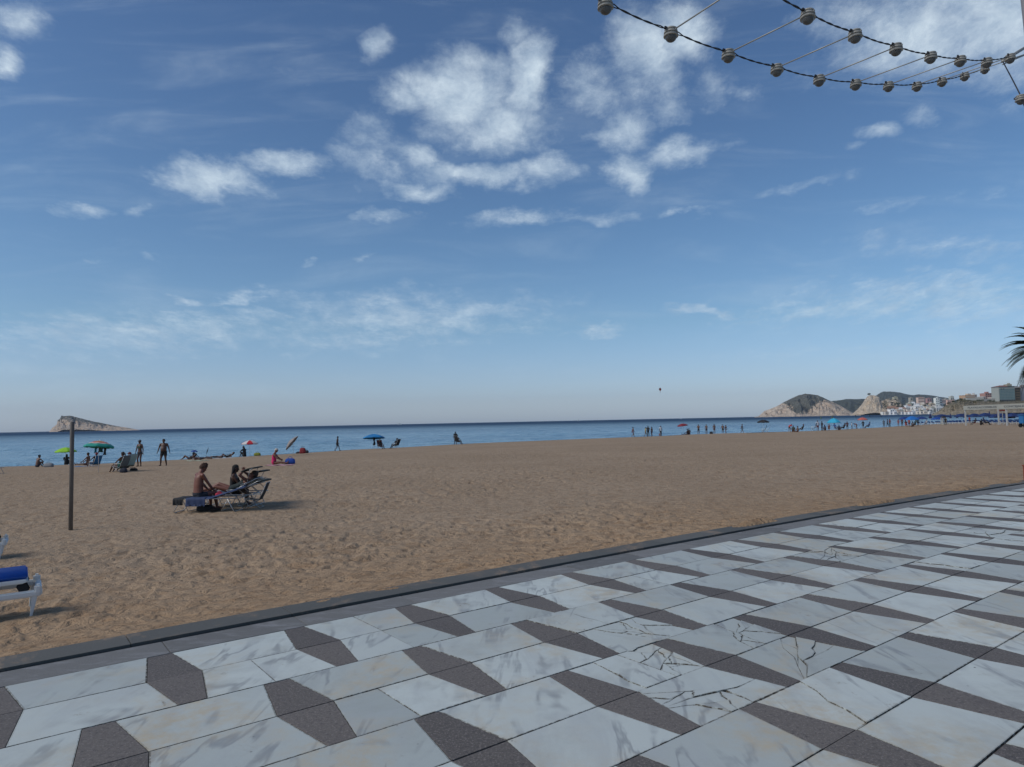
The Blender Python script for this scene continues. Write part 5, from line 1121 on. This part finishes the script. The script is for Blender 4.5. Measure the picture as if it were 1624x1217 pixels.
def lettering(txt, x, z, h, width, parent, col=(.03, .04, .06)):
    cu = bpy.data.curves.new('lettering', 'FONT'); cu.body = txt; cu.size = h * 1.4; cu.extrude = .006; cu.align_x = 'LEFT'; cu.offset = .006
    o = bpy.data.objects.new('tmp', cu); COL.objects.link(o); bpy.context.view_layer.update(); me = bpy.data.meshes.new_from_object(o.evaluated_get(bpy.context.evaluated_depsgraph_get())); bpy.data.objects.remove(o)
    xs_ = [v.co.x for v in me.vertices]; k = width / (max(xs_) - min(xs_)); me.transform(Matrix.Diagonal((k, 1, 1, 1)))
    o = link('lettering', me, CM(col), parent); o.location = (x, -.185, z); o.rotation_euler = (R(90), 0, 0); return o
mpp = qa.y / F_PX / math.cos(yawp) * 1.0
bpx = (1597.5 - 1532) / span
lettering('PLAYAS', 6.5 / bpx, (Hh + Ht) / 2 - .17, .34, 17.5 / bpx, bm_); lettering('ACCESIBLES', 25 / bpx, (Hh + Ht) / 2 - .17, .34, 28.5 / bpx, bm_); lettering('CONCEJALIA', 64 / bpx, (Hh + Ht) / 2 - .17, .34, 29 / bpx, bm_)
# red cross flag board under the frame
q = ground(1591, 674); f = MB(); f.box((0, 0, 1.35), (.08, .08, 2.7)); f.box((0, -.05, 2.85), (1.3, .05, .26), None, 0, .02, ); f.m[:6] = [1] * 6; ob = f.build('flag_board', [CM((.24, .035, .03)), CM((.40, .40, .38))]); ob.location = q; tag(ob, 'red board on a pole under the cream lettered frame', 'sign')
# blue hut / cart at the right edge
q = ground(1624, 678); t = empty('cart', q + Vector((.35, 0, 0)), 0, 'blue beach cart with dark wheels at the right edge of the sand', 'cart')
f = MB(); f.box((0, 0, 1.15), (1.5, 1.0, 1.2), None, 0, .08); f.build('body', CM((.02, .14, .34)), t); f = MB(); f.box((0, 0, 1.83), (1.62, 1.1, .1), None, 0, .03); f.build('lid', CM((.03, .17, .36)), t)
for sx in (-.5, .5):
    for sy in (-.45, .45):
        f = MB(); f.tube([(sx, sy - .08, .3), (sx, sy + .08, .3)], .3, 16); f.build('wheel', CM(BLACK), t)

# ---- kite, boats, buoys
q = at(1047, 618, 190); t = empty('kite', q, R(20), 'small red and dark kite flying over the sea', 'kite'); f = MB(); f.add([(0, 0, .55), (.45, .04, .1), (0, .0, -.55), (-.45, .04, .1), (0, .08, .12)], [(0, 1, 4), (1, 2, 4), (2, 3, 4), (3, 0, 4)]); k_ = f.build('sail', [CM((.35, .06, .03))], t)
so = k_.modifiers.new('s', 'SOLIDIFY'); so.thickness = .02
f = MB(); f.tube([(0, 0, -.55), (.08, 0, -.75), (-.02, 0, -.95)], .03, 5); f.build('tail', CM((.03, .03, .04)), t)
def boat(px, py, L, label, mast=False, cabin=True):
    v = ray(px, py); Y = (SEA_Z - CAM_H) / v.z if v.z < -1e-4 else 3000; Y = min(Y, 3200); t = empty('boat', (v.x * Y, Y, SEA_Z), R(8), label, 'boat')
    f = MB(); n = 12; secs = [(-.5, .34, .16), (-.3, .42, .16), (0, .44, .16), (.3, .3, .19), (.5, .03, .24)]; vs = []; fs = []
    for x_, w_, h_ in secs: vs += [(x_ * L, -w_ * L * .35, h_ * L), (x_ * L, -w_ * L * .2, -.05 * L), (x_ * L, w_ * L * .2, -.05 * L), (x_ * L, w_ * L * .35, h_ * L)]
    for i in range(4):
        for k in range(4): k2 = (k + 1) % 4; fs.append((i * 4 + k, i * 4 + k2, (i + 1) * 4 + k2, (i + 1) * 4 + k))
    fs += [(3, 2, 1, 0), (16, 17, 18, 19)]; f.add(vs, fs); f.build('hull', WHT, t)
    if cabin: f = MB(); f.box((-.08 * L, 0, .26 * L), (.38 * L, .2 * L, .2 * L), None, 0, .03 * L); c = f.build('cabin', WHT, t); f = MB(); f.box((-.08 * L, 0, .28 * L), (.39 * L, .205 * L, .06 * L)); f.build('window', CM(BLACK, .3), c)
    if mast: f = MB(); f.tube([(0, 0, .1 * L), (0, 0, 1.1 * L)], .012 * L, 6); f.build('mast', WHT, t)
boat(634, 674.3, 14, 'white motor boat on the horizon left of the middle'); boat(918, 667.9, 13, 'tiny white boat on the horizon right of the middle'); boat(1080, 663.5, 9, 'very small dark boat far out before the cliffs', cabin=False)
for px_, py_, c_, lb in ((1302, 664.5, (.10, .14, .03), 'left green buoy with a stick mark offshore of the cyan umbrella'), (1320, 663.3, (.10, .12, .02), 'right green buoy offshore above the cyan umbrella'), (1379, 659.6, (.02, .03, .03), 'dark buoy nearest the headland cliff foot'), (1357, 660.2, (.02, .025, .03), 'low dark buoy left of the cliff'), (1397, 659, (.02, .025, .03), 'dark buoy right of the cliff foot')):
    v = ray(px_, py_); Y = (SEA_Z - CAM_H) / v.z; Y = min(Y, 900); sz = Y / F_PX; t = empty('buoy', (v.x * Y, Y, SEA_Z), 0, lb, 'buoy')
    f = MB(); f.lathe([(.3 * sz, -.3 * sz), (1.2 * sz, .1 * sz), (1.15 * sz, .7 * sz), (.5 * sz, 1.3 * sz), (.4 * sz, 2.4 * sz)], n=12); f.build('float', CM(c_), t, True); f = MB(); f.box((0, 0, 2.9 * sz), (1.1 * sz, 1.1 * sz, 1.1 * sz), (0, 0, .7), 0, .1 * sz); f.build('top_mark', CM(tuple(q * .7 for q in c_)), t)

# ------------------------------------------------------------------ festoon of lamps over the promenade
HOUS = MAT('lamp_housing', (.29, .28, .25), .55, var=.15, scale=30); LENS = MAT('lamp_dome', (.09, .09, .088), .28, var=.15); ROPE = MAT('cable', (.018, .018, .02), .6); RODM = MAT('grey_rod', (.30, .30, .28), .5, .3)
def lamp_master():
    t = empty('festoon_lamp', (0, 0, 0)); h = MB()
    h.lathe([(.060, .055), (.072, .050), (.074, .035), (.066, .032), (.066, .018), (.080, .014), (.082, -.002), (.070, -.006), (.070, -.022), (.086, -.027), (.086, -.040), (.066, -.046)], n=28)
    h.tube([(-.088, 0, .03), (-.060, 0, .03)], .014, 8); h.tube([(.060, 0, .03), (.088, 0, .03)], .014, 8); h.tube([(0, .06, .02), (0, .085, .02)], .010, 8); h.tube([(0, -.06, .02), (0, -.085, .02)], .010, 8)
    h.build('housing', HOUS, t, False)
    d = MB(); d.lathe([(.068, -.044), (.066, -.058), (.056, -.078), (.040, -.093), (.020, -.103), (.004, -.106)], n=24); d.build('dome', LENS, t, True)
    c = MB(); c.box((-.085, 0, .035), (.05, .022, .034), None, 0, .005); c.box((.085, 0, .035), (.05, .022, .034), None, 0, .005); c.build('clamp', CM(BLACK), t)
    return t
Y1 = [8, 53, 87, 110, 126.5, 133.5, 136.5, 136.5, 129.5, 121, 110]; X1 = [960, 1064, 1155, 1232, 1299, 1357, 1409, 1454, 1494, 1530, 1562]
Y2 = [25, 56, 77, 90, 96, 98.5, 92]; X2 = [1281, 1356, 1421, 1476, 1523, 1565, 1602]
P0 = Vector((1.03, 7.0, 0)); DS = Vector((CT, ST, 0)) * 1.135; OFF = Vector((ST, -CT, 0)) * 1.03
def node1(i):
    b = P0 + DS * i
    if 0 <= i < len(X1): p_ = at(X1[i], Y1[i], 7.0 + .70 * i); return p_
    return None
n1 = {i: node1(i) for i in range(11)}
n1[-1] = n1[0] + (n1[0] - n1[1]) + Vector((0, 0, .10)); n1[-2] = n1[-1] + (n1[-1] - n1[0]) + Vector((0, 0, .12)); n1[11] = n1[10] + (n1[10] - n1[9]) + Vector((0, 0, .03)); n1[12] = n1[11] + (n1[11] - n1[10]) + Vector((0, 0, .05))
n2 = {}
for j in range(7):
    i = j + 2; dY = 7.0 + .70 * i - .82; n2[i] = at(X2[j], Y2[j], dY)
n2[1] = n2[2] + (n2[2] - n2[3]) + Vector((0, 0, .12)); n2[0] = n2[1] + (n2[1] - n2[2]) + Vector((0, 0, .14)); n2[9] = n2[8] + (n2[8] - n2[7]) + Vector((0, 0, .02)); n2[10] = n2[9] + (n2[9] - n2[8]) + Vector((0, 0, .04))
lm = lamp_master(); used = False
ORD2 = ['first', 'second', 'third', 'fourth', 'fifth', 'sixth', 'seventh', 'eighth', 'ninth', 'tenth', 'eleventh']
def put_lamp(p, yaw, label, group):
    global used
    o = lm if not used else copy_tree(lm); used = True; o.location = p; o.rotation_euler = (R(random.uniform(-3, 3)), R(random.uniform(-4, 4)), yaw); return tag(o, label, 'lamp', group)
ya = math.atan2(ST, CT)
for i in range(0, 11): put_lamp(n1[i], ya, 'grey dome lamp, ' + ORD2[i] + ' from the left on the lower cable', 'lamps of the lower cable')
for j in range(7): put_lamp(n2[j + 2], ya, 'grey dome lamp, ' + ORD2[j] + ' from the left on the upper cable', 'lamps of the upper cable')
def cable(nodes, label, r=.0085):
    ks = sorted(nodes); m = MB()
    for a, b in zip(ks, ks[1:]):
        A_, B_ = nodes[a] + Vector((0, 0, .033)), nodes[b] + Vector((0, 0, .033)); L = (B_ - A_).length; d = (B_ - A_).normalized(); A_ = A_ + d * .09; B_ = B_ - d * .09
        n = 26; sd = d.cross(Vector((0, 0, 1))).normalized(); up = sd.cross(d)
        for ph in (0, math.pi):
            pts = []
            for k in range(n + 1):
                q = k / n; e = .0055 + .010 * math.exp(-((min(q, 1 - q)) / .10) ** 2); w_ = ph + q * L * 14
                pts.append(A_ + (B_ - A_) * q + (sd * math.cos(w_) + up * math.sin(w_)) * e - Vector((0, 0, .02 * math.sin(math.pi * q))))
            m.tube(pts, r * .75, 6)
    return tag(m.build('cable', ROPE, None, True), label, 'cable')
cable({k: v for k, v in n1.items() if k < 11}, 'lower twisted black cable carrying dome lamps'); cable({k: v for k, v in n2.items() if k < 9}, 'upper twisted black cable carrying dome lamps')
for i in range(1, 11):
    a = n1[i]; b = n2[i] if i in n2 else a + (n2[8] - n1[8]); d = (b - a).normalized(); m = MB(); m.tube([a + d * .075 + Vector((0, 0, .02)), b - d * .075 + Vector((0, 0, .02))], .0085, 8)
    tag(m.build('spacer_rod', RODM, None, True), 'thin grey rod, ' + ORD2[i - 1] + ' from the left between the two lamp cables', 'rod', 'rods between the lamp cables')
# leaning mast with its arm, and the short cable hung from it
arm_a = at(1590, 97.5, 12.4); mast_x = at(1633, 70, 12.9)
m = MB(); foot = Vector((at(1712, 780, 12.6).x, 12.6, 0)); top = at(1618, -60, 13.0); m.tube([foot - Vector((0, 0, .1)), top], [.085, .06], 16); mt = m.build('mast', MAT('mast_paint', (.20, .20, .21), .5, .2), None, True); tag(mt, 'leaning grey steel mast just outside the right edge carrying the lamp arm', 'mast')
kx = foot + (top - foot) * ((mast_x.z) / top.z); m = MB(); m.tube([arm_a, kx], .028, 10); am = m.build('arm', RODM, mt, True); m = MB(); m.tube([arm_a + Vector((0, 0, -.06)), kx + Vector((0, 0, -.16))], .012, 8); m.build('stay', RODM, mt, True)
lp = at(1619, 156.5, 11.2); a2_ = at(1591, 99, 12.3); m = MB(); m.tube([a2_, (a2_ + lp) / 2 + Vector((.01, 0, .01)), lp + Vector((0, 0, .05))], .010, 7); m.tube([lp, lp + (lp - a2_) * .9], .010, 7); tag(m.build('cable', ROPE, None, True), 'short black cable dropping steeply from the mast arm', 'cable')
put_lamp(lp, ya + 1.3, 'lone grey dome lamp on the short cable at the right edge', None)
# brown stub post at the kerb, right edge
v = ray(1632, 764); k = -CAM_H / v.z; m = MB(); m.box((0, 0, .17), (.15, .15, .36), None, 0, .012); m.box((0, 0, .36), (.17, .17, .03), None, 0, .008); ob = m.build('bollard', MAT('rust_paint', (.22, .06, .03), .7, var=.3, bump=.3)); ob.location = (v.x * k, k, 0); tag(ob, 'low rust brown bollard at the kerb by the right edge', 'bollard')

# ------------------------------------------------------------------ palm at the right
def palm(base, height, flen, label, nfr=46, seed=2):
    rnd = random.Random(seed); t = empty('palm_tree', base, 0, label, 'palm'); m = MB(); pts = []; rs = []
    for i in range(26): q = i / 25; pts.append((.12 * math.sin(q * 2), 0, height * q)); rs.append(.20 * (1 - .25 * q) * (1 + .07 * (i % 2)) + (.10 * max(0, q - .9) * 10) * .6)
    m.tube(pts, rs, 14); m.build('trunk', MAT('palm_bark', (.12, .085, .055), .9, var=.35, scale=12, bump=.6), t)
    f = MB(); top = Vector(pts[-1])
    for k in range(nfr):
        az = rnd.uniform(0, 6.283); el = rnd.uniform(-.5, 1.25); L = flen * rnd.uniform(.85, 1.1); d = Vector((math.cos(az) * math.cos(el), math.sin(az) * math.cos(el), math.sin(el))); p_ = top + d * .15; seg = 16; pv = [p_.copy()]
        for s_ in range(seg): d = (d + Vector((0, 0, -.085 - .02 * s_ / seg))).normalized(); p_ = p_ + d * L / seg; pv.append(p_.copy())
        f.tube(pv, [.022 * (1 - .8 * i / seg) for i in range(seg + 1)], 4)
        for s_ in range(2, seg * 3):
            q = s_ / (seg * 3); a = pv[min(seg - 1, int(q * seg))]; b = pv[min(seg, int(q * seg) + 1)]; o_ = a + (b - a) * (q * seg - int(q * seg)); dd = (b - a).normalized(); sd = dd.cross(Vector((0, 0, 1))); sd = sd.normalized() if sd.length > .01 else Vector((1, 0, 0)); up = sd.cross(dd)
            for sg in (-1, 1):
                ll = flen * .20 * math.sin(math.pi * min(1, q * .9 + .12)) * rnd.uniform(.8, 1.1) + .06; dv = (sd * sg * .8 + dd * .75 + up * .22).normalized(); tip = o_ + dv * ll - Vector((0, 0, ll * .18)); wv_ = dd * .018
                f.add([o_ - wv_, o_ + wv_, o_ + dv * ll * .5 + wv_ * .9, tip, o_ + dv * ll * .5 - wv_ * .9], [(0, 1, 2, 3, 4)])
    f.build('crown', MAT('palm_leaf', (.03, .042, .018), .6, var=.45, scale=3), t); return t
v = ray(1676, 700); pb_ = Vector((v.x * 46, 46, -.1)); palm(pb_, at(1676, 560, 46).z - 0, 2.95, 'palm tree whose left fronds reach into the right edge of the picture', 110)

# ------------------------------------------------------------------ town
def building(px0, px1, ytop, D, col, label, depth=14, ybase=None, rows=0, cols=0, roofc=None, roof='flat', yaw=0, base=None, bands=False, name='building', penth=True, wcol=(.06, .07, .08)):
    a = at(px0, ytop, D); b = at(px1, ytop, D); w = b.x - a.x; zb = at((px0 + px1) / 2, ybase, D).z if ybase else SEA_Z; zt = (a.z + b.z) / 2; h = zt - zb
    t = empty(name, ((a.x + b.x) / 2, D + depth / 2, zb), R(yaw), label, 'building'); m = MB(); m.box((0, 0, h / 2 - 2), (w, depth, h + 4)); wl_ = m.build('wall', CM(col, .85, 'wall'), t)
    rc = roofc or tuple(c * .9 for c in col)
    m = MB()
    if roof == 'gable':
        e = w * .06; hh = h * .22; m.add([(-w / 2 - e, -depth / 2 - e, h), (w / 2 + e, -depth / 2 - e, h), (w / 2 + e, depth / 2 + e, h), (-w / 2 - e, depth / 2 + e, h), (-w / 2 - e, 0, h + hh), (w / 2 + e, 0, h + hh)], [(0, 1, 5, 4), (2, 3, 4, 5), (0, 4, 3), (1, 2, 5), (3, 2, 1, 0)])
    else:
        m.box((0, 0, h + .35), (w * 1.03, depth * 1.03, .7))
        if penth: m.box((w * .12, 0, h + 1.9), (w * .34, depth * .4, 2.6))
    m.build('roof', CM(rc, .9, 'roof'), t)
    for r_ in range(rows):
        z_ = h * (r_ + .55) / rows
        if bands: m = MB(); m.box((0, -depth / 2, z_), (w * .92, .5, h / rows * .42)); m.build('balcony', CM(wcol, .6), t)
        else:
            for c_ in range(cols): m = MB(); m.box((w * ((c_ + .5) / cols - .5), -depth / 2, z_), (w / cols * .45, .3, h / rows * .48)); m.build('window', CM(wcol, .5), t)
    return t
CR, WH, PK, OR = (.66, .60, .46), (.80, .79, .75), (.46, .31, .25), (.45, .26, .14)
BL = [
 (1440, 1449.5, 640, 2500, (.44, .46, .38), 'small pale block left of the pink tower', dict(rows=3, cols=2)),
 (1443.5, 1448, 631, 2900, (.40, .37, .30), 'narrow grey cream tower above the small pale block', dict(rows=5, cols=1)),
 (1456, 1466, 630.5, 2600, (.72, .54, .44), 'pinkish tower standing alone in the middle of the town', dict(rows=6, bands=True, roofc=(.22, .12, .08), wcol=(.36, .25, .2))),
 (1470.5, 1477, 632, 3000, (.42, .24, .22), 'reddish block right of the pinkish tower', dict(rows=4, cols=2)),
 (1484, 1490, 631.5, 2500, (.80, .82, .76), 'tall white tower with a stepped top beside the headland', dict(rows=7, cols=2)),
 (1489.5, 1494, 633, 2560, (.36, .41, .42), 'grey green tower joined to the tall white one', dict(rows=6, bands=True)),
 (1493.5, 1500, 634.5, 2620, (.42, .34, .31), 'grey pink block right of the tall white tower', dict(rows=5, cols=3)),
 (1499, 1503, 633, 2700, (.50, .48, .40), 'cream sliver block between the grey pink and salmon ones', dict(rows=5, cols=1)),
 (1502.5, 1513.5, 634.5, 2650, (.70, .45, .35), 'salmon block right of the cream sliver, before the headland', dict(rows=4, cols=4, penth=False)),
 (1507.5, 1513, 629, 2900, (.50, .50, .44), 'white block peeping above the salmon one', dict(rows=2, cols=2)),
 (1418, 1424, 630, 2750, (.46, .43, .30), 'yellowish house on the rock crest left of the town', dict(rows=2, cols=2)),
 (1410, 1421, 647, 2300, (.45, .30, .22), 'long house with a terracotta roof at the left of the shore', dict(rows=1, cols=4, roofc=(.36, .20, .13), roof='gable')),
 (1421, 1436, 648, 2350, (.42, .30, .25), 'long low terracotta roofed row right of the long house', dict(rows=1, cols=5, roofc=(.33, .20, .15), roof='gable')),
 (1412, 1421, 650, 2150, WH, 'white beach house in front of the terracotta roofs', dict(rows=2, cols=3)),
 (1424, 1433, 651, 2180, (.48, .46, .38), 'low cream beach house near the shore left', dict(rows=1, cols=3)),
 (1434, 1440, 645.5, 2500, (.50, .50, .50), 'white gabled house above the low row', dict(rows=1, cols=2, roof='gable')),
 (1452, 1459, 644.5, 2350, WH, 'white gabled villa below the pinkish tower', dict(rows=2, cols=2, roof='gable')),
 (1457, 1463, 648, 2250, (.50, .48, .45), 'white stepped villa lower below the pinkish tower', dict(rows=2, cols=2)),
 (1446, 1452, 652, 2150, WH, 'small white house close to the water centre', dict(rows=1, cols=2)),
 (1468, 1475, 643.5, 2450, (.50, .50, .48), 'white house left of the tan block', dict(rows=2, cols=2)),
 (1475.5, 1483, 640.5, 2500, (.48, .38, .26), 'tan block left of the tall white tower', dict(rows=3, cols=2)),
 (1476, 1483, 646, 2300, (.50, .47, .38), 'cream villa below the tan block', dict(rows=1, cols=3)),
 (1485, 1496, 645, 2300, WH, 'wide white low building below the tall white tower', dict(rows=1, cols=4)),
 (1466, 1478, 650.5, 2200, (.22, .23, .22), 'long grey low building near the water right', dict(rows=1, cols=5, penth=False)),
 (1463, 1482, 655, 2120, (.78, .72, .64), 'long pale seafront terrace at the water line', dict(rows=1, cols=6, penth=False, depth=8)),
 (1400, 1411, 653.5, 2150, (.80, .77, .68), 'white seafront block at the foot of the cliff', dict(rows=1, cols=4, penth=False)),
]
for x0, x1, yt, D, c, lb, kw in BL: building(x0, x1, yt, D, c, lb, **kw)
ORDW = ['first', 'second', 'third', 'fourth', 'fifth', 'sixth', 'seventh', 'eighth', 'ninth', 'tenth', 'eleventh', 'twelfth', 'thirteenth', 'fourteenth', 'fifteenth']
rh = random.Random(21)
for rw, (D, yb, n_, x0, x1, nm_) in enumerate(((2110, 656.5, 12, 1404, 1478, 'lowest terrace by the water'), (2260, 652.5, 12, 1409, 1481, 'second terrace above the water'), (2420, 648, 10, 1436, 1486, 'third terrace up the slope'), (2560, 644.5, 9, 1440, 1500, 'top terrace below the towers'))):
    for i in range(n_):
        xc = x0 + (x1 - x0) * (i + .5) / n_ + rh.uniform(-1, 1); ww = rh.uniform(1.4, 2.6); cl = rh.choice([(.80, .78, .73), (.74, .66, .54), (.62, .56, .47), (.80, .80, .78)]); tn = {.80: 'white', .74: 'cream', .62: 'sandy'}[cl[0]]
        building(xc - ww, xc + ww, yb - rh.uniform(2.6, 4.4), D + rh.uniform(-30, 30), cl, 'small ' + tn + ' house, ' + ORDW[i] + ' from the left in the ' + nm_, rows=1, cols=rh.choice([2, 3]), roof=rh.choice(['flat', 'gable', 'flat']), roofc=(.40, .24, .17) if rh.random() < .4 else None, penth=rh.random() < .4, depth=10)
# on the headland
building(1530.5, 1546.5, 627.3, 1180, (.50, .32, .20), 'orange balconied apartment block on the headland left', rows=2, bands=True, wcol=(.52, .46, .38), ybase=634, depth=16, roofc=(.52, .42, .32))
building(1545.5, 1549.5, 626.4, 1190, (.56, .54, .50), 'white stair block attached right of the orange apartments', rows=2, cols=1, ybase=634)
building(1533, 1560, 631.3, 1130, (.50, .48, .42), 'long pale terrace wall below the orange apartments', rows=0, ybase=634.5, depth=8, penth=False)
building(1562.5, 1573, 624.3, 1180, (.42, .24, .20), 'pink red block with terraces on the headland', rows=3, cols=3, ybase=634, roofc=(.38, .2, .17))
building(1559.5, 1563, 629.5, 1160, (.55, .53, .50), 'small white annex left of the pink red block', rows=1, cols=1, ybase=634, penth=False)
building(1575, 1582, 630.6, 1150, (.55, .48, .42), 'low white house between the pink red block and the glass building', rows=1, cols=3, ybase=634.5, penth=False)
building(1560, 1585, 633, 1120, (.36, .35, .33), 'long grey retaining wall in front of the low white house', rows=0, ybase=636, depth=6, penth=False)
# the big glazed building
D = 1110; a = at(1583.8, 613.8, D); b = at(1609, 613.8, D); w = b.x - a.x; zb = at(1596, 637, D).z; h = a.z - zb
t = empty('glass_building', ((a.x + b.x) / 2, D, zb), 0, 'large green glass fronted building with a brown side on the headland', 'building')
m = MB(); m.box((0, 9, h / 2 - 3), (w, 17.4, h + 6)); m.build('wall', CM((.34, .36, .33)), t)
GLS = NT('green_glazing'); GLS.b.inputs['Base Color'].default_value = (.16, .25, .25, 1); GLS.b.inputs['Roughness'].default_value = .25
_o = GLS.tc.outputs['Object']; _n = GLS.noise(_o, .25, 3, .6, 0, (1, 1, 1)); GLS.l.new(GLS.mix(_n, (.11, .19, .19), (.22, .32, .32)), GLS.b.inputs['Base Color'])
nf = 8
for r_ in range(nf):
    z_ = h * .12 + (h * .84) * (r_ + .5) / nf; m = MB(); m.box((0, 0, z_), (w * .95, .5, h * .84 / nf * .80)); g_ = m.build('window', GLS.m, t)
    m = MB(); [m.box((w * .95 * (c_ / 10 - .5), -.3, z_), (.22, .3, h * .84 / nf * .82)) for c_ in range(11)]; m.build('mullions', CM((.30, .33, .32)), g_)
for c_ in range(9): m = MB(); m.box((w * ((c_ + .5) / 9 - .5), -.02, h * .06), (w / 9 * .6, .5, h * .08)); m.build('door', CM((.02, .025, .03)), t)
m = MB(); m.box((0, -.2, h * .90), (w * .97, .6, h * .05)); m.build('cornice', CM((.46, .47, .40)), t)
m = MB(); m.box((-w * .36, -.3, h * .86), (w * .07, .8, h * .05)); m.box((-w * .22, -.3, h * .86), (w * .07, .8, h * .05)); m.build('vent', CM((.03, .03, .03)), t)
m = MB(); m.add([(-w / 2 - 1, -1, h), (w * .22, -1, h), (w * .22, 18, h), (-w / 2 - 1, 18, h), (-w * .22, 8, h + 2.6), (w * .05, 8, h + 2.6)], [(0, 1, 5, 4), (1, 2, 5), (2, 3, 4, 5), (3, 0, 4), (3, 2, 1, 0)]); m.build('roof', CM((.22, .10, .075)), t)
m = MB(); m.box((w * .36, 7, h + .35), (w * .62, 16, .7)); m.build('canopy_roof', CM((.03, .035, .03)), t)
m = MB(); m.box((w * .30, 8, h + 2.4), (w * .30, 8, 3.6)); m.box((w * .36, 8, h + 5.0), (w * .10, 4, 2.2)); m.build('plant_room', CM((.34, .32, .24)), t)
m = MB(); m.box((w / 2 + 5, 8.5, h * .47 - 3), (10, 14, h * .92 + 6)); sd_ = m.build('side_wing', CM((.17, .125, .075)), t)
for r_ in range(5): m = MB(); m.box((w / 2 + 5.5, 1.4, h * (.16 + .17 * r_)), (6.5, .6, h * .07)); m.build('window', CM((.05, .045, .035)), sd_)
m = MB(); m.box((w / 2 + 15, 12, h * .45 - 3), (9, 12, h * .82 + 6)); m.build('rear_wing', CM((.30, .30, .31)), t)
building(1618.5, 1632, 613.5, 1170, (.36, .33, .33), 'tall grey block cut by the right edge behind the glass building', rows=6, cols=3, ybase=636)
# lighthouse-like hut and tree on the rock
q = at(1378.5, 626.6, 2625); t = empty('pine_tree', q - Vector((0, 0, 3)), 0, 'dark tree clump standing on top of the pale cliff', 'tree'); m = MB(); m.tube([(0, 0, 0), (.5, 0, 5)], [.8, .5], 7); m.build('trunk', CM((.06, .045, .03)), t)
def leaf_blob(m, c, r_, n, sz, rnd):
    for _ in range(n):
        d = Vector((rnd.gauss(0, 1), rnd.gauss(0, 1), rnd.gauss(0, 1))).normalized() * (rnd.random() ** .4); p_ = Vector((c[0] + d.x * r_[0], c[1] + d.y * r_[1], c[2] + d.z * r_[2])); e = Euler((rnd.uniform(0, 6), rnd.uniform(0, 6), rnd.uniform(0, 6))).to_matrix(); q_ = sz * rnd.uniform(.6, 1.4)
        m.add([p_ + e @ Vector((-q_, 0, 0)), p_ + e @ Vector((0, -q_ * .6, 0)), p_ + e @ Vector((q_, 0, 0)), p_ + e @ Vector((0, q_ * .6, 0))], [(0, 1, 2, 3)])
LEAF = MAT('foliage', (.055, .07, .03), .8, var=.5, scale=.4); rnd = random.Random(11)
m = MB(); leaf_blob(m, (0, 0, 6.5), (6, 4, 3), 260, 1.1, rnd); leaf_blob(m, (-3, 0, 5), (4, 3, 2), 120, 1.0, rnd); m.build('crown', LEAF, t)
# shrubs and small trees along the headland top and in the town
k = 0
spots = [(1506, 639.5, 1085, 7), (1513, 637, 1085, 8), (1521, 634.6, 1090, 7), (1527, 633.6, 1100, 8), (1551, 635.2, 1095, 7), (1557, 635.8, 1090, 8), (1567, 636.4, 1085, 7), (1573, 636.8, 1080, 8), (1589, 638, 1075, 7), (1597, 638.2, 1080, 6), (1604, 638, 1080, 9), (1613, 637, 1085, 8), (1619, 637, 1080, 8)]
for px_, py_, D_, r_ in spots:
    q = at(px_, py_, D_); t = empty('shrub', q - Vector((0, 0, 1.5)), 0, 'dark green bushy tree on the headland crest, ' + ['first', 'second', 'third', 'fourth', 'fifth', 'sixth', 'seventh', 'eighth', 'ninth', 'tenth', 'eleventh', 'twelfth', 'thirteenth'][k] + ' from the left', 'tree', 'bushy trees on the headland'); k += 1
    m = MB(); m.tube([(0, 0, -1.5), (.2, 0, 1.6)], [.3, .18], 6); m.build('trunk', CM((.06, .045, .03)), t)
    m = MB()
    for _ in range(5): leaf_blob(m, (rnd.uniform(-.5, .5) * r_, rnd.uniform(-1, 1), rnd.uniform(1.0, 2.4)), (r_ * .28, 2, 1.2), 70, .45, rnd)
    m.build('crown', LEAF, t)
names_ = ['left of the yellowish house', 'below the yellowish house', 'above the long terracotta roof', 'left of the small pale block', 'behind the small pale block', 'left of the white gabled villa', 'right of the pinkish tower', 'left of the tan block', 'beside the wide white building', 'behind the long grey building']
for kk, (px_, py_, D_) in enumerate([(1407, 648, 2400), (1425, 641, 2500), (1431, 645, 2500), (1438.5, 644, 2520), (1450.5, 645.5, 2400), (1453, 650, 2250), (1466.8, 643.5, 2400), (1471, 641, 2550), (1498, 643, 2350), (1464, 652, 2150)]):
    q = at(px_, py_, D_); t = empty('pine_tree', q - Vector((0, 0, 4)), 0, 'dark pine in the town ' + names_[kk], 'tree', 'pines in the town'); m = MB(); m.tube([(0, 0, -3), (0, 0, 4)], [.7, .4], 6); m.build('trunk', CM((.06, .045, .03)), t)
    m = MB(); leaf_blob(m, (0, 0, 5), (5, 4, 3.2), 160, 1.1, rnd); m.build('crown', LEAF, t)
#@@OBJ3
